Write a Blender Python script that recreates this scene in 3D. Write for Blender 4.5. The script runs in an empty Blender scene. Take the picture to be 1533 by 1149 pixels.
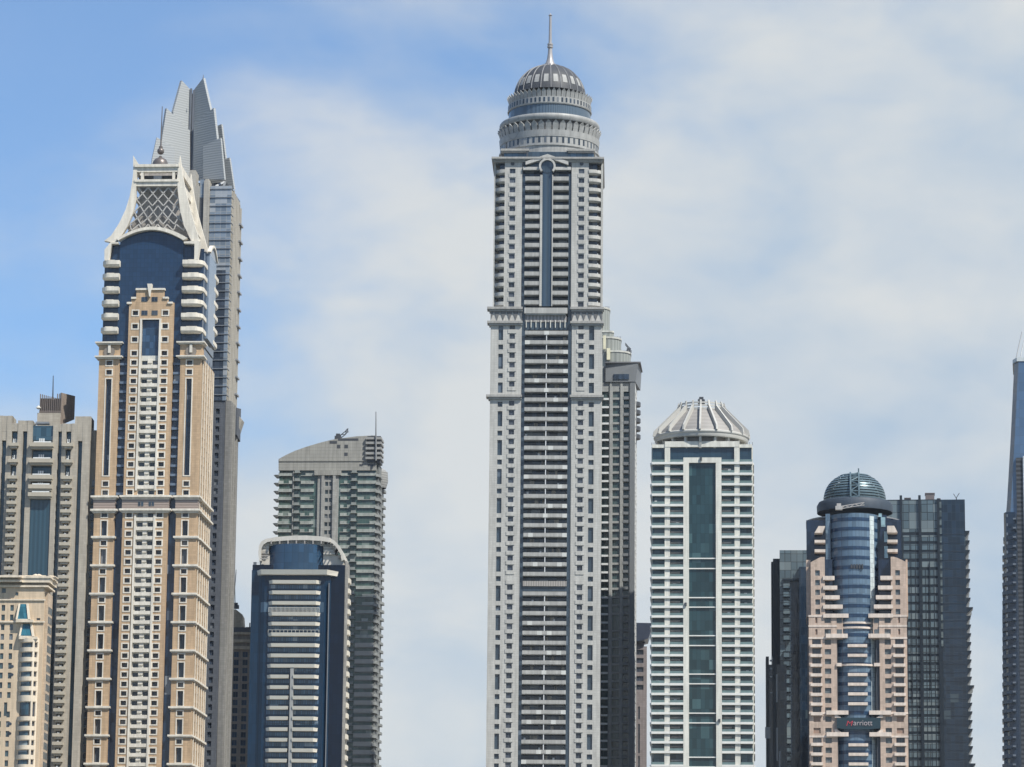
import bpy, math, random
from mathutils import Vector, Matrix
random.seed(7)
R = math.radians
sc = bpy.context.scene
COL = sc.collection

# ------------------------------------------------------------------ camera
PW, PH, FPX = 1533.0, 1149.0, 5300.0
PITCH, ROLL = R(11.3), 0.0097
CAM = Vector((0.0, 0.0, 3.0))
ROT = Matrix.Rotation(math.pi/2 + PITCH, 3, 'X') @ Matrix.Rotation(ROLL, 3, 'Z')
cd = bpy.data.cameras.new('camera')
cam = bpy.data.objects.new('camera', cd); COL.objects.link(cam)
cam.matrix_world = Matrix.Translation(CAM) @ ROT.to_4x4()
cd.sensor_fit = 'HORIZONTAL'; cd.sensor_width = 36.0; cd.lens = 36.0*FPX/PW
cd.clip_start = 1.0; cd.clip_end = 60000.0
sc.camera = cam

# ------------------------------------------------------------------ exposure
sc.view_settings.view_transform = 'Standard'; sc.view_settings.look = 'None'
sc.view_settings.gamma = 1.0; sc.view_settings.exposure = 0.32
sc.cycles.max_bounces = 6; sc.cycles.diffuse_bounces = 3; sc.cycles.glossy_bounces = 3
sc.cycles.volume_bounces = 0

# ------------------------------------------------------------------ sun
SUN_AZ, SUN_EL = R(46), R(52)          # azimuth: to the right of the viewer's back
sdir = Vector((math.sin(SUN_AZ)*math.cos(SUN_EL), -math.cos(SUN_AZ)*math.cos(SUN_EL), math.sin(SUN_EL)))
sl = bpy.data.lights.new('sun', 'SUN'); sl.energy = 5.0; sl.angle = R(0.6); sl.color = (1.0, 0.965, 0.88)
so = bpy.data.objects.new('sun', sl); COL.objects.link(so)
so.rotation_euler = sdir.to_track_quat('Z', 'Y').to_euler(); so.location = (300, -300, 900)

# ------------------------------------------------------------------ world: Nishita sky with thin cloud
w = bpy.data.worlds.new('World'); sc.world = w; w.use_nodes = True
nt = w.node_tree; nt.nodes.clear(); N = nt.nodes; K = nt.links
def nd(t, **kw):
    n = N.new(t)
    for a, v in kw.items(): setattr(n, a, v)
    return n
def mth(op, a, b=None, clamp=False):
    n = nd('ShaderNodeMath', operation=op, use_clamp=clamp)
    for i, v in enumerate((a, b)):
        if v is None: continue
        if isinstance(v, (int, float)): n.inputs[i].default_value = v
        else: K.new(v, n.inputs[i])
    return n.outputs[0]
sky = nd('ShaderNodeTexSky', sky_type='NISHITA', sun_disc=False, sun_elevation=SUN_EL,
         sun_rotation=math.pi - SUN_AZ, air_density=1.0, dust_density=0.25, ozone_density=4.0)
tc = nd('ShaderNodeTexCoord')
mp = nd('ShaderNodeMapping'); mp.inputs['Scale'].default_value = (1, 1, 1.9); mp.inputs['Location'].default_value = (0.3, 1.5, 0.12)
K.new(tc.outputs['Generated'], mp.inputs[0])
def noise(scale, det, rough, dist=0.0):
    n = nd('ShaderNodeTexNoise'); n.inputs['Scale'].default_value = scale; n.inputs['Detail'].default_value = det
    n.inputs['Roughness'].default_value = rough; n.inputs['Distortion'].default_value = dist
    K.new(mp.outputs[0], n.inputs['Vector']); return n.outputs['Fac']
n1 = noise(9.0, 5, 0.5, 0.25); n2 = noise(21.0, 4, 0.5, 0.3)
sep = nd('ShaderNodeSeparateXYZ'); K.new(tc.outputs['Generated'], sep.inputs[0])
# the bank of cloud lies to the right and low down; the upper left is clear
cov = mth('ADD', mth('MULTIPLY', mth('MAXIMUM', mth('MINIMUM', sep.outputs['X'], 0.16), -0.16), 3.4),
          mth('MULTIPLY', mth('SUBTRACT', 0.215, mth('MINIMUM', sep.outputs['Z'], 0.5)), 4.2))
s = mth('ADD', mth('ADD', mth('MULTIPLY', mth('SUBTRACT', n1, 0.5), 1.5), mth('MULTIPLY', mth('SUBTRACT', n2, 0.5), 0.55)), cov)
fac = nd('ShaderNodeMapRange', interpolation_type='SMOOTHSTEP')
K.new(s, fac.inputs[0]); fac.inputs[1].default_value = -0.80; fac.inputs[2].default_value = 0.16
fac.inputs[3].default_value = 0.10; fac.inputs[4].default_value = 0.95
cr = nd('ShaderNodeValToRGB'); K.new(mth('ADD', mth('MULTIPLY', n1, 0.6), mth('MULTIPLY', n2, 0.4)), cr.inputs[0])
cr.color_ramp.elements[0].position = 0.36; cr.color_ramp.elements[0].color = (0.39, 0.485, 0.59, 1)
cr.color_ramp.elements[1].position = 0.60; cr.color_ramp.elements[1].color = (0.605, 0.625, 0.625, 1)
bs = nd('ShaderNodeBackground'); bs.inputs[1].default_value = 0.115
tint = nd('ShaderNodeMix', data_type='RGBA', blend_type='MULTIPLY'); tint.inputs[0].default_value = 1.0
tint.inputs[7].default_value = (0.85, 0.99, 1.10, 1)
K.new(sky.outputs[0], tint.inputs[6]); K.new(tint.outputs[2], bs.inputs[0])
bc = nd('ShaderNodeBackground'); K.new(cr.outputs[0], bc.inputs[0]); bc.inputs[1].default_value = 0.95
mx = nd('ShaderNodeMixShader'); K.new(fac.outputs[0], mx.inputs[0]); K.new(bs.outputs[0], mx.inputs[1]); K.new(bc.outputs[0], mx.inputs[2])
wo = nd('ShaderNodeOutputWorld'); K.new(mx.outputs[0], wo.inputs[0])

# ------------------------------------------------------------------ materials
def newmat(name):
    m = bpy.data.materials.new(name); m.use_nodes = True
    t = m.node_tree; b = t.nodes['Principled BSDF']
    return m, t, b
def lnk(t, a, b): t.links.new(a, b)
def mixc(t, fac, a, b, bt='MIX'):
    n = t.nodes.new('ShaderNodeMix'); n.data_type = 'RGBA'; n.blend_type = bt
    for i, v in ((0, fac), (6, a), (7, b)):
        if hasattr(v, 'links') or hasattr(v, 'is_output'): t.links.new(v, n.inputs[i])
        elif i == 0: n.inputs[0].default_value = v
        else: n.inputs[i].default_value = (*v, 1)
    return n.outputs[2]
def facevec(t):
    """(along the wall, height) for walls of any direction, in metres of the building"""
    tc = t.nodes.new('ShaderNodeTexCoord'); s = t.nodes.new('ShaderNodeSeparateXYZ'); lnk(t, tc.outputs['Object'], s.inputs[0])
    a = t.nodes.new('ShaderNodeMath'); a.operation = 'ADD'; lnk(t, s.outputs[0], a.inputs[0]); lnk(t, s.outputs[1], a.inputs[1])
    c = t.nodes.new('ShaderNodeCombineXYZ'); lnk(t, a.outputs[0], c.inputs[0]); lnk(t, s.outputs[2], c.inputs[1])
    return tc, c.outputs[0]
def stone(name, col, joint=0.80, bw=1.3, bh=0.9, rough=0.75, var=0.10, metal=0.0):
    m, t, b = newmat(name); tc, v = facevec(t)
    br = t.nodes.new('ShaderNodeTexBrick'); lnk(t, v, br.inputs['Vector'])
    br.offset = 0.0; br.inputs['Scale'].default_value = 1.0
    br.inputs['Brick Width'].default_value = bw; br.inputs['Row Height'].default_value = bh; br.inputs['Mortar Size'].default_value = 0.045
    c1 = tuple(min(1, x*(1+var)) for x in col); c2 = tuple(x*(1-var) for x in col)
    br.inputs['Color1'].default_value = (*c1, 1); br.inputs['Color2'].default_value = (*c2, 1)
    br.inputs['Mortar'].default_value = (*[x*joint for x in col], 1)
    ns = t.nodes.new('ShaderNodeTexNoise'); ns.inputs['Scale'].default_value = 0.22; ns.inputs['Detail'].default_value = 8
    ns.inputs['Roughness'].default_value = 0.65
    mpn = t.nodes.new('ShaderNodeMapping'); mpn.inputs['Scale'].default_value = (3.2, 3.2, 0.30)
    lnk(t, tc.outputs['Object'], mpn.inputs[0]); lnk(t, mpn.outputs[0], ns.inputs['Vector'])
    rp = t.nodes.new('ShaderNodeMapRange'); lnk(t, ns.outputs['Fac'], rp.inputs[0])
    rp.inputs[1].default_value = 0.3; rp.inputs[2].default_value = 0.7; rp.inputs[3].default_value = 0.72; rp.inputs[4].default_value = 1.10
    o = t.nodes.new('ShaderNodeVectorMath'); o.operation = 'SCALE'; lnk(t, br.outputs['Color'], o.inputs[0]); lnk(t, rp.outputs[0], o.inputs['Scale'])
    lnk(t, o.outputs[0], b.inputs['Base Color']); b.inputs['Roughness'].default_value = rough; b.inputs['Metallic'].default_value = metal
    b.inputs['Specular IOR Level'].default_value = 0.3
    return m
def paint(name, col, rough=0.5, metal=0.0, var=0.12):
    m, t, b = newmat(name)
    tc = t.nodes.new('ShaderNodeTexCoord'); ns = t.nodes.new('ShaderNodeTexNoise'); ns.inputs['Scale'].default_value = 0.5; ns.inputs['Detail'].default_value = 6
    mpn = t.nodes.new('ShaderNodeMapping'); mpn.inputs['Scale'].default_value = (1.5, 1.5, 0.5); lnk(t, tc.outputs['Object'], mpn.inputs[0]); lnk(t, mpn.outputs[0], ns.inputs['Vector'])
    rp = t.nodes.new('ShaderNodeMapRange'); lnk(t, ns.outputs['Fac'], rp.inputs[0])
    rp.inputs[1].default_value = 0.3; rp.inputs[2].default_value = 0.7; rp.inputs[3].default_value = 1-var; rp.inputs[4].default_value = 1+var*0.6
    gi = t.nodes.new('ShaderNodeNewGeometry'); r2 = t.nodes.new('ShaderNodeMapRange'); lnk(t, gi.outputs['Random Per Island'], r2.inputs[0])
    r2.inputs[3].default_value = 1-var*0.7; r2.inputs[4].default_value = 1+var*0.5
    mm = t.nodes.new('ShaderNodeMath'); mm.operation = 'MULTIPLY'; lnk(t, rp.outputs[0], mm.inputs[0]); lnk(t, r2.outputs[0], mm.inputs[1])
    o = t.nodes.new('ShaderNodeVectorMath'); o.operation = 'SCALE'; o.inputs[0].default_value = col; lnk(t, mm.outputs[0], o.inputs['Scale'])
    lnk(t, o.outputs[0], b.inputs['Base Color']); b.inputs['Roughness'].default_value = rough; b.inputs['Metallic'].default_value = metal
    b.inputs['Specular IOR Level'].default_value = 0.35
    return m
def glass(name, col, gw=1.4, gh=3.5, mull=None, ior=1.5, rough=0.06, var=0.35, mw=0.05, wav=0.03, light=0.0, lcol=(0.30, 0.33, 0.36)):
    """curtain wall: panes of gw x gh metres in a thin grid, each a little different, slightly wavy"""
    m, t, b = newmat(name); tc, v = facevec(t)
    br = t.nodes.new('ShaderNodeTexBrick'); lnk(t, v, br.inputs['Vector']); br.offset = 0.0
    br.inputs['Scale'].default_value = 1.0; br.inputs['Brick Width'].default_value = gw; br.inputs['Row Height'].default_value = gh
    br.inputs['Mortar Size'].default_value = mw; br.inputs['Bias'].default_value = 0.0
    br.inputs['Color1'].default_value = (*[min(1, x*(1+var)) for x in col], 1); br.inputs['Color2'].default_value = (*[x*(1-var) for x in col], 1)
    mc = mull or tuple(x*0.6 for x in col); br.inputs['Mortar'].default_value = (*mc, 1)
    # large patches where rooms behind differ
    vo = t.nodes.new('ShaderNodeTexWhiteNoise'); sn = t.nodes.new('ShaderNodeVectorMath'); sn.operation = 'SNAP'
    sn.inputs[1].default_value = (gw*2, gh, 1); lnk(t, v, sn.inputs[0]); lnk(t, sn.outputs[0], vo.inputs['Vector'])
    rp = t.nodes.new('ShaderNodeMapRange'); lnk(t, vo.outputs['Value'], rp.inputs[0])
    rp.inputs[1].default_value = 1-light if light else 0.999; rp.inputs[2].default_value = 1.0; rp.inputs[3].default_value = 0; rp.inputs[4].default_value = 0.75 if light else 0
    o = mixc(t, rp.outputs[0], br.outputs['Color'], lcol)
    lnk(t, o, b.inputs['Base Color'])
    ns = t.nodes.new('ShaderNodeTexNoise'); ns.inputs['Scale'].default_value = 0.35; ns.inputs['Detail'].default_value = 2
    lnk(t, v, ns.inputs['Vector'])
    bp = t.nodes.new('ShaderNodeBump'); bp.inputs['Strength'].default_value = 1.0; bp.inputs['Distance'].default_value = wav
    lnk(t, ns.outputs['Fac'], bp.inputs['Height']); lnk(t, bp.outputs[0], b.inputs['Normal'])
    b.inputs['Roughness'].default_value = rough; b.inputs['IOR'].default_value = ior
    return m
def pane(name, col, lcol=(0.24, 0.25, 0.26), frac=0.24, ior=1.5):
    m, t, b = newmat(name)
    oi = t.nodes.new('ShaderNodeObjectInfo'); gi = t.nodes.new('ShaderNodeNewGeometry')
    ad = t.nodes.new('ShaderNodeMath'); ad.operation = 'ADD'; lnk(t, oi.outputs['Random'], ad.inputs[0]); lnk(t, gi.outputs['Random Per Island'], ad.inputs[1])
    fr = t.nodes.new('ShaderNodeMath'); fr.operation = 'FRACT'; lnk(t, ad.outputs[0], fr.inputs[0])
    rp = t.nodes.new('ShaderNodeMapRange'); lnk(t, fr.outputs[0], rp.inputs[0]); rp.inputs[3].default_value = 0.55; rp.inputs[4].default_value = 1.35
    o = t.nodes.new('ShaderNodeVectorMath'); o.operation = 'SCALE'; o.inputs[0].default_value = col; lnk(t, rp.outputs[0], o.inputs['Scale'])
    wn = t.nodes.new('ShaderNodeTexWhiteNoise'); wn.noise_dimensions = '1D'; lnk(t, fr.outputs[0], wn.inputs['W'])
    r2 = t.nodes.new('ShaderNodeMapRange'); lnk(t, wn.outputs['Value'], r2.inputs[0]); r2.inputs[1].default_value = 1-frac; r2.inputs[4].default_value = 0.8
    lnk(t, mixc(t, r2.outputs[0], o.outputs[0], lcol), b.inputs['Base Color'])
    b.inputs['Roughness'].default_value = 0.08; b.inputs['IOR'].default_value = ior
    return m
def louvre(name, col, pitch=1.2, dark=0.72, rough=0.5, metal=0.0, vertical=False):
    m, t, b = newmat(name); tc, v = facevec(t)
    wv = t.nodes.new('ShaderNodeTexWave'); wv.bands_direction = 'X' if vertical else 'Y'; wv.inputs['Scale'].default_value = 0.314/pitch
    wv.inputs['Distortion'].default_value = 0.0; lnk(t, v, wv.inputs['Vector'])
    lnk(t, mixc(t, wv.outputs['Fac'], tuple(x*dark for x in col), col), b.inputs['Base Color'])
    bp = t.nodes.new('ShaderNodeBump'); bp.inputs['Distance'].default_value = 0.03; lnk(t, wv.outputs['Fac'], bp.inputs['Height']); lnk(t, bp.outputs[0], b.inputs['Normal'])
    b.inputs['Roughness'].default_value = rough; b.inputs['Metallic'].default_value = metal
    return m

# ------------------------------------------------------------------ mesh builder
class MB:
    def __init__(s, fr=(0, 0, 0)): s.v = []; s.f = []; s.m = []; s.sm = False; s.frame(*fr)
    def frame(s, ox=0, oy=0, deg=0):
        a = R(deg); s.ox, s.oy, s.c, s.s = ox, oy, math.cos(a), math.sin(a); return s
    def P(s, u, d, z): return (s.ox + u*s.c - d*s.s, s.oy + u*s.s + d*s.c, z)
    def add(s, pts, faces, m=0):
        n = len(s.v); s.v += [s.P(*p) for p in pts]; s.f += [tuple(n+i for i in f) for f in faces]; s.m += [m]*len(faces); return s
    def box(s, x0, x1, y0, y1, z0, z1, m=0):
        if x0 > x1: x0, x1 = x1, x0
        if y0 > y1: y0, y1 = y1, y0
        if z0 > z1: z0, z1 = z1, z0
        return s.add([(x0,y0,z0),(x1,y0,z0),(x1,y1,z0),(x0,y1,z0),(x0,y0,z1),(x1,y0,z1),(x1,y1,z1),(x0,y1,z1)],
              [(0,3,2,1),(4,5,6,7),(0,1,5,4),(1,2,6,5),(2,3,7,6),(3,0,4,7)], m)
    def prism(s, pts, y0, y1, m=0):           # outline in (x, z), extruded in depth
        n = len(pts)
        return s.add([(x, y0, z) for x, z in pts] + [(x, y1, z) for x, z in pts],
              [tuple(range(n)), tuple(range(2*n-1, n-1, -1))] + [(i, n+i, n+(i+1) % n, (i+1) % n) for i in range(n)], m)
    def plan(s, pts, z0, z1, m=0, pts2=None): # outline in (x, y), extruded in height; pts2 = top outline
        n = len(pts); q = pts2 or pts
        return s.add([(x, y, z0) for x, y in pts] + [(x, y, z1) for x, y in q],
              [tuple(range(n-1, -1, -1)), tuple(range(n, 2*n))] + [(i, (i+1) % n, n+(i+1) % n, n+i) for i in range(n)], m)
    def sheet(s, pts, off, m=0):              # any planar 3D outline, thickened by off
        n = len(pts); o = Vector(off)
        return s.add([tuple(p) for p in pts] + [tuple(Vector(p)+o) for p in pts],
              [tuple(range(n)), tuple(range(2*n-1, n-1, -1))] + [(i, n+i, n+(i+1) % n, (i+1) % n) for i in range(n)], m)
    def lathe(s, cx, cy, prof, n=48, a0=0, a1=360, m=0, closed=False):
        full = abs(a1-a0) >= 359.9; k = n if full else n+1; pr = list(prof)
        pts = []
        for i in range(k):
            a = R(a0 + (a1-a0)*i/n)
            for r, z in pr: pts.append((cx+r*math.cos(a), cy+r*math.sin(a), z))
        L = len(pr); fs = []
        for i in range(n):
            j = (i+1) % k
            for q in range(L if closed else L-1):
                q2 = (q+1) % L; fs.append((i*L+q, j*L+q, j*L+q2, i*L+q2))
        if closed and not full: fs += [tuple(range(L)), tuple(range((k-1)*L+L-1, (k-1)*L-1, -1))]
        return s.add(pts, fs, m)
    def tube(s, p, q, r, r2=None, n=8, m=0):
        p, q = Vector(p), Vector(q); d = (q-p).normalized(); a = d.orthogonal().normalized(); b = d.cross(a); r2 = r if r2 is None else r2
        pts = []
        for c, rr in ((p, r), (q, r2)):
            for i in range(n):
                t = 2*math.pi*i/n; pts.append(tuple(c + a*(rr*math.cos(t)) + b*(rr*math.sin(t))))
        return s.add(pts, [(i, (i+1) % n, n+(i+1) % n, n+i) for i in range(n)] + [tuple(range(n-1, -1, -1)), tuple(range(n, 2*n))], m)
    def bar(s, p, q, w, h=None, m=0):         # square bar between two points
        p, q = Vector(p), Vector(q); d = (q-p).normalized(); up = Vector((0, 1, 0)) if abs(d.y) < 0.9 else Vector((0, 0, 1))
        a = d.cross(up).normalized()*(w/2); b = d.cross(a).normalized()*((h or w)/2)
        pts = [tuple(c+x*a+y*b) for c in (p, q) for x, y in ((-1,-1),(1,-1),(1,1),(-1,1))]
        return s.add(pts, [(3,2,1,0),(4,5,6,7),(0,1,5,4),(1,2,6,5),(2,3,7,6),(3,0,4,7)], m)
    def grid(s, x0, x1, z0, z1, holes, y0=0.0, t=0.5, m=0):
        """a wall slab with real openings; holes = (xa, xb, za, zb)"""
        E = 1e-4
        zsplit = sorted({z0, z1} | {z for h in holes for z in h[2:4] if z0 < z < z1})
        xsplit = sorted({x0, x1} | {x for h in holes for x in h[0:2] if x0 < x < x1})
        nx, nz = len(xsplit)-1, len(zsplit)-1; sol = [[True]*nz for _ in range(nx)]
        import bisect
        for xa, xb, za, zb in holes:
            i0 = bisect.bisect_left(xsplit, xa-E); i1 = bisect.bisect_left(xsplit, xb-E); j0 = bisect.bisect_left(zsplit, za-E); j1 = bisect.bisect_left(zsplit, zb-E)
            for i in range(max(0, i0), min(nx, i1)):
                for j in range(max(0, j0), min(nz, j1)): sol[i][j] = False
        S = lambda i, j: 0 <= i < nx and 0 <= j < nz and sol[i][j]
        for i in range(nx):
            a, b = xsplit[i], xsplit[i+1]
            for j in range(nz):
                if not sol[i][j]: continue
                c, d = zsplit[j], zsplit[j+1]
                s.add([(a,y0,c),(b,y0,c),(b,y0,d),(a,y0,d)], [(0,1,2,3)], m)
                if not S(i-1, j): s.add([(a,y0,c),(a,y0,d),(a,y0+t,d),(a,y0+t,c)], [(0,1,2,3)], m)
                if not S(i+1, j): s.add([(b,y0,c),(b,y0+t,c),(b,y0+t,d),(b,y0,d)], [(0,1,2,3)], m)
                if not S(i, j-1): s.add([(a,y0,c),(a,y0+t,c),(b,y0+t,c),(b,y0,c)], [(0,1,2,3)], m)
                if not S(i, j+1): s.add([(a,y0,d),(b,y0,d),(b,y0+t,d),(a,y0+t,d)], [(0,1,2,3)], m)
        return s
    def area(s):
        xs, ys, zs = zip(*s.v); return (max(xs)-min(xs)+0.3*(max(ys)-min(ys)))*(max(zs)-min(zs)+0.3)
    def part(s, frame):
        r = MB(); mp = {}
        for f, k in zip(s.f, s.m):
            if bool(k) == frame:
                r.f.append(tuple(mp.setdefault(i, len(mp)) for i in f)); r.m.append(k)
        r.v = [None]*len(mp)
        for i, j in mp.items(): r.v[j] = s.v[i]
        return r
    def join(s, o):
        n = len(s.v); s.v += o.v; s.f += [tuple(n+i for i in f) for f in o.f]; s.m += o.m
    def build(s, name, mats, parent=None, kind=None, smooth=False, label=None):
        if not s.v: return None
        me = bpy.data.meshes.new(name); me.from_pydata(s.v, [], s.f); me.update()
        for x in (mats if isinstance(mats, (list, tuple)) else [mats]): me.materials.append(x)
        if any(s.m): me.polygons.foreach_set('material_index', s.m)
        if smooth:
            me.polygons.foreach_set('use_smooth', [True]*len(me.polygons)); me.set_sharp_from_angle(angle=R(35))
        o = bpy.data.objects.new(name, me); COL.objects.link(o)
        if parent: o.parent = parent
        if kind: o['kind'] = kind
        if label: o['label'] = label
        return o

class Many:
    """repeats of one part: the 100 that show largest as parts of their own, the rest as one part"""
    def __init__(s, name, mats, cap=100, smooth=False): s.n, s.mats, s.it, s.cap, s.smooth = name, mats, [], cap, smooth
    def new(s, fr=(0, 0, 0), w=1.0):
        m = MB(fr); s.it.append((m, w)); return m
    def flush(s, parent):
        it = [(m.area()*w, i, m) for i, (m, w) in enumerate(s.it) if m.v]; it.sort(key=lambda t: (-t[0], t[1]))
        for _, _, m in it[:s.cap]: s.make(m, parent)
        if len(it) > s.cap:
            r = MB()
            for _, _, m in it[s.cap:]: r.join(m)
            s.make(r, parent, 'stuff')
    def make(s, m, parent, kind=None):
        if s.n.endswith('window') and isinstance(s.mats, (list, tuple)) and any(m.m):      # window > pane
            f, p = m.part(True), m.part(False)
            o = f.build(s.n, s.mats, parent, kind); p.build('pane', s.mats[0], o, kind)
        else: m.build(s.n, s.mats, parent, kind, smooth=s.smooth)

def ray(px, py): return ROT @ Vector(((px-PW/2)/FPX, -(py-PH/2)/FPX, -1.0))
def onY(px, py, Y):
    r = ray(px, py); t = (Y-CAM.y)/r.y; return CAM + r*t

class Bld:
    def __init__(s, name, label, cat, px, py, Y, yaw=0.0, group=None):
        p = onY(px, py, Y); s.O = Vector((p.x, Y, 0)); s.yaw = R(yaw); s.rp = py; s.cp = px
        e = bpy.data.objects.new(name, None); COL.objects.link(e); e.location = s.O; e.rotation_euler = (0, 0, s.yaw)
        e['label'] = label; e['category'] = cat
        if group: e['group'] = group
        s.e = e; s.inv = Matrix.Rotation(-s.yaw, 3, 'Z'); s.ms = []
    def L(s, px, py, d=0.0):
        r = s.inv @ ray(px, py); o = s.inv @ (CAM - s.O); t = (d-o.y)/r.y; p = o + r*t; return p
    def X(s, px, py=None, d=0.0): return s.L(px, s.rp if py is None else py, d).x
    def Z(s, py, d=0.0, px=None): return s.L(s.cp if px is None else px, py, d).z
    def many(s, name, mats, cap=100, smooth=False):
        m = Many(name, mats, cap, smooth); s.ms.append(m); return m
    def done(s):
        for m in s.ms: m.flush(s.e)

def win(mb, xa, xb, za, zb, y, depth=0.12, frame=0.0, fw=0.35, proud=0.12, yf=0.0, bars=1, mf=1, mp=0):
    """pane set back in its opening, with glazing bar and an optional raised surround"""
    mb.box(xa, xb, y, y+depth, za, zb, mp)
    bw = 0.10
    for q_ in ((xa, xb, za, za+bw), (xa, xb, zb-bw, zb), (xa, xa+bw, za+bw, zb-bw), (xb-bw, xb, za+bw, zb-bw)): mb.box(q_[0], q_[1], y-0.05, y, q_[2], q_[3], mf)
    for k in range(bars):
        x = xa + (xb-xa)*(k+1)/(bars+1); mb.box(x-bw/2, x+bw/2, y-0.06, y, za, zb, mf)
    if frame:
        mb.box(xa-fw, xb+fw, yf-proud, yf+0.05, zb, zb+fw, mf+1); mb.box(xa-fw, xb+fw, yf-proud, yf+0.05, za-fw, za, mf+1)
        mb.box(xa-fw, xa, yf-proud, yf+0.05, za, zb, mf+1); mb.box(xb, xb+fw, yf-proud, yf+0.05, za, zb, mf+1)

def rrect(x0, x1, y0, y1, rl=0, rr=0, n=6):
    """plan outline, front corners rounded by rl / rr (y0 is the front)"""
    p = []
    if rl: p += [(x0+rl-rl*math.cos(R(90*i/n)), y0+rl-rl*math.sin(R(90*i/n))) for i in range(n+1)]
    else: p.append((x0, y0))
    if rr: p += [(x1-rr+rr*math.sin(R(90*i/n)), y0+rr-rr*math.cos(R(90*i/n))) for i in range(n+1)]
    else: p.append((x1, y0))
    return p + [(x1, y1), (x0, y1)]

# shared finishes
CREAM = stone('cream_stone', (0.63, 0.575, 0.47), var=0.04, joint=0.9)
WHITE = stone('white_render', (0.64, 0.625, 0.56), var=0.03, joint=0.92)
TAN = stone('tan_stone', (0.49, 0.345, 0.215), var=0.07, joint=0.82)
GREY = stone('pale_grey_cladding', (0.46, 0.45, 0.42), var=0.05, joint=0.8)
SAND = stone('sand_stone', (0.385, 0.345, 0.285), var=0.07, joint=0.85)
PINK = stone('pink_stone', (0.50, 0.385, 0.31), var=0.08, joint=0.88)
DARKM = paint('dark_metal', (0.06, 0.065, 0.075), 0.45)
STEEL = paint('grey_steel', (0.26, 0.27, 0.28), 0.4, 0.3)
BRONZE = paint('bronze_metal', (0.16, 0.14, 0.13), 0.4, 0.4)
NAVY = glass('navy_glass', (0.018, 0.042, 0.085), 1.5, 3.5)
PANE = pane('window_glass', (0.030, 0.045, 0.065))
MULL = paint('mullion_metal', (0.10, 0.12, 0.14), 0.4)

# ================================================================== ground and water
def sheetobj(name, x0, x1, y0, y1, z, mat):
    o = MB().add([(x0,y0,z),(x1,y0,z),(x1,y1,z),(x0,y1,z)], [(0,1,2,3)]).build(name, mat); o['kind'] = 'structure'; return o
gm, gt, gb = newmat('sandy_ground'); gn = gt.nodes.new('ShaderNodeTexNoise'); gn.inputs['Scale'].default_value = 0.02; gn.inputs['Detail'].default_value = 8
gtc = gt.nodes.new('ShaderNodeTexCoord'); lnk(gt, gtc.outputs['Object'], gn.inputs['Vector'])
lnk(gt, mixc(gt, gn.outputs['Fac'], (0.20, 0.18, 0.15), (0.36, 0.32, 0.26)), gb.inputs['Base Color']); gb.inputs['Roughness'].default_value = 0.95
sheetobj('ground', -20000, 20000, 1150, 40000, 0.0, gm)
wm, wt, wb = newmat('sea_water'); wb.inputs['Base Color'].default_value = (0.02, 0.07, 0.09, 1); wb.inputs['Roughness'].default_value = 0.15
wn_ = wt.nodes.new('ShaderNodeTexNoise'); wn_.inputs['Scale'].default_value = 0.3; wn_.inputs['Detail'].default_value = 6
wtc = wt.nodes.new('ShaderNodeTexCoord'); lnk(wt, wtc.outputs['Object'], wn_.inputs['Vector'])
wbp = wt.nodes.new('ShaderNodeBump'); wbp.inputs['Distance'].default_value = 0.5; lnk(wt, wn_.outputs['Fac'], wbp.inputs['Height']); lnk(wt, wbp.outputs[0], wb.inputs['Normal'])
sheetobj('water', -20000, 20000, -3000, 1150, -1.0, wm)

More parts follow.
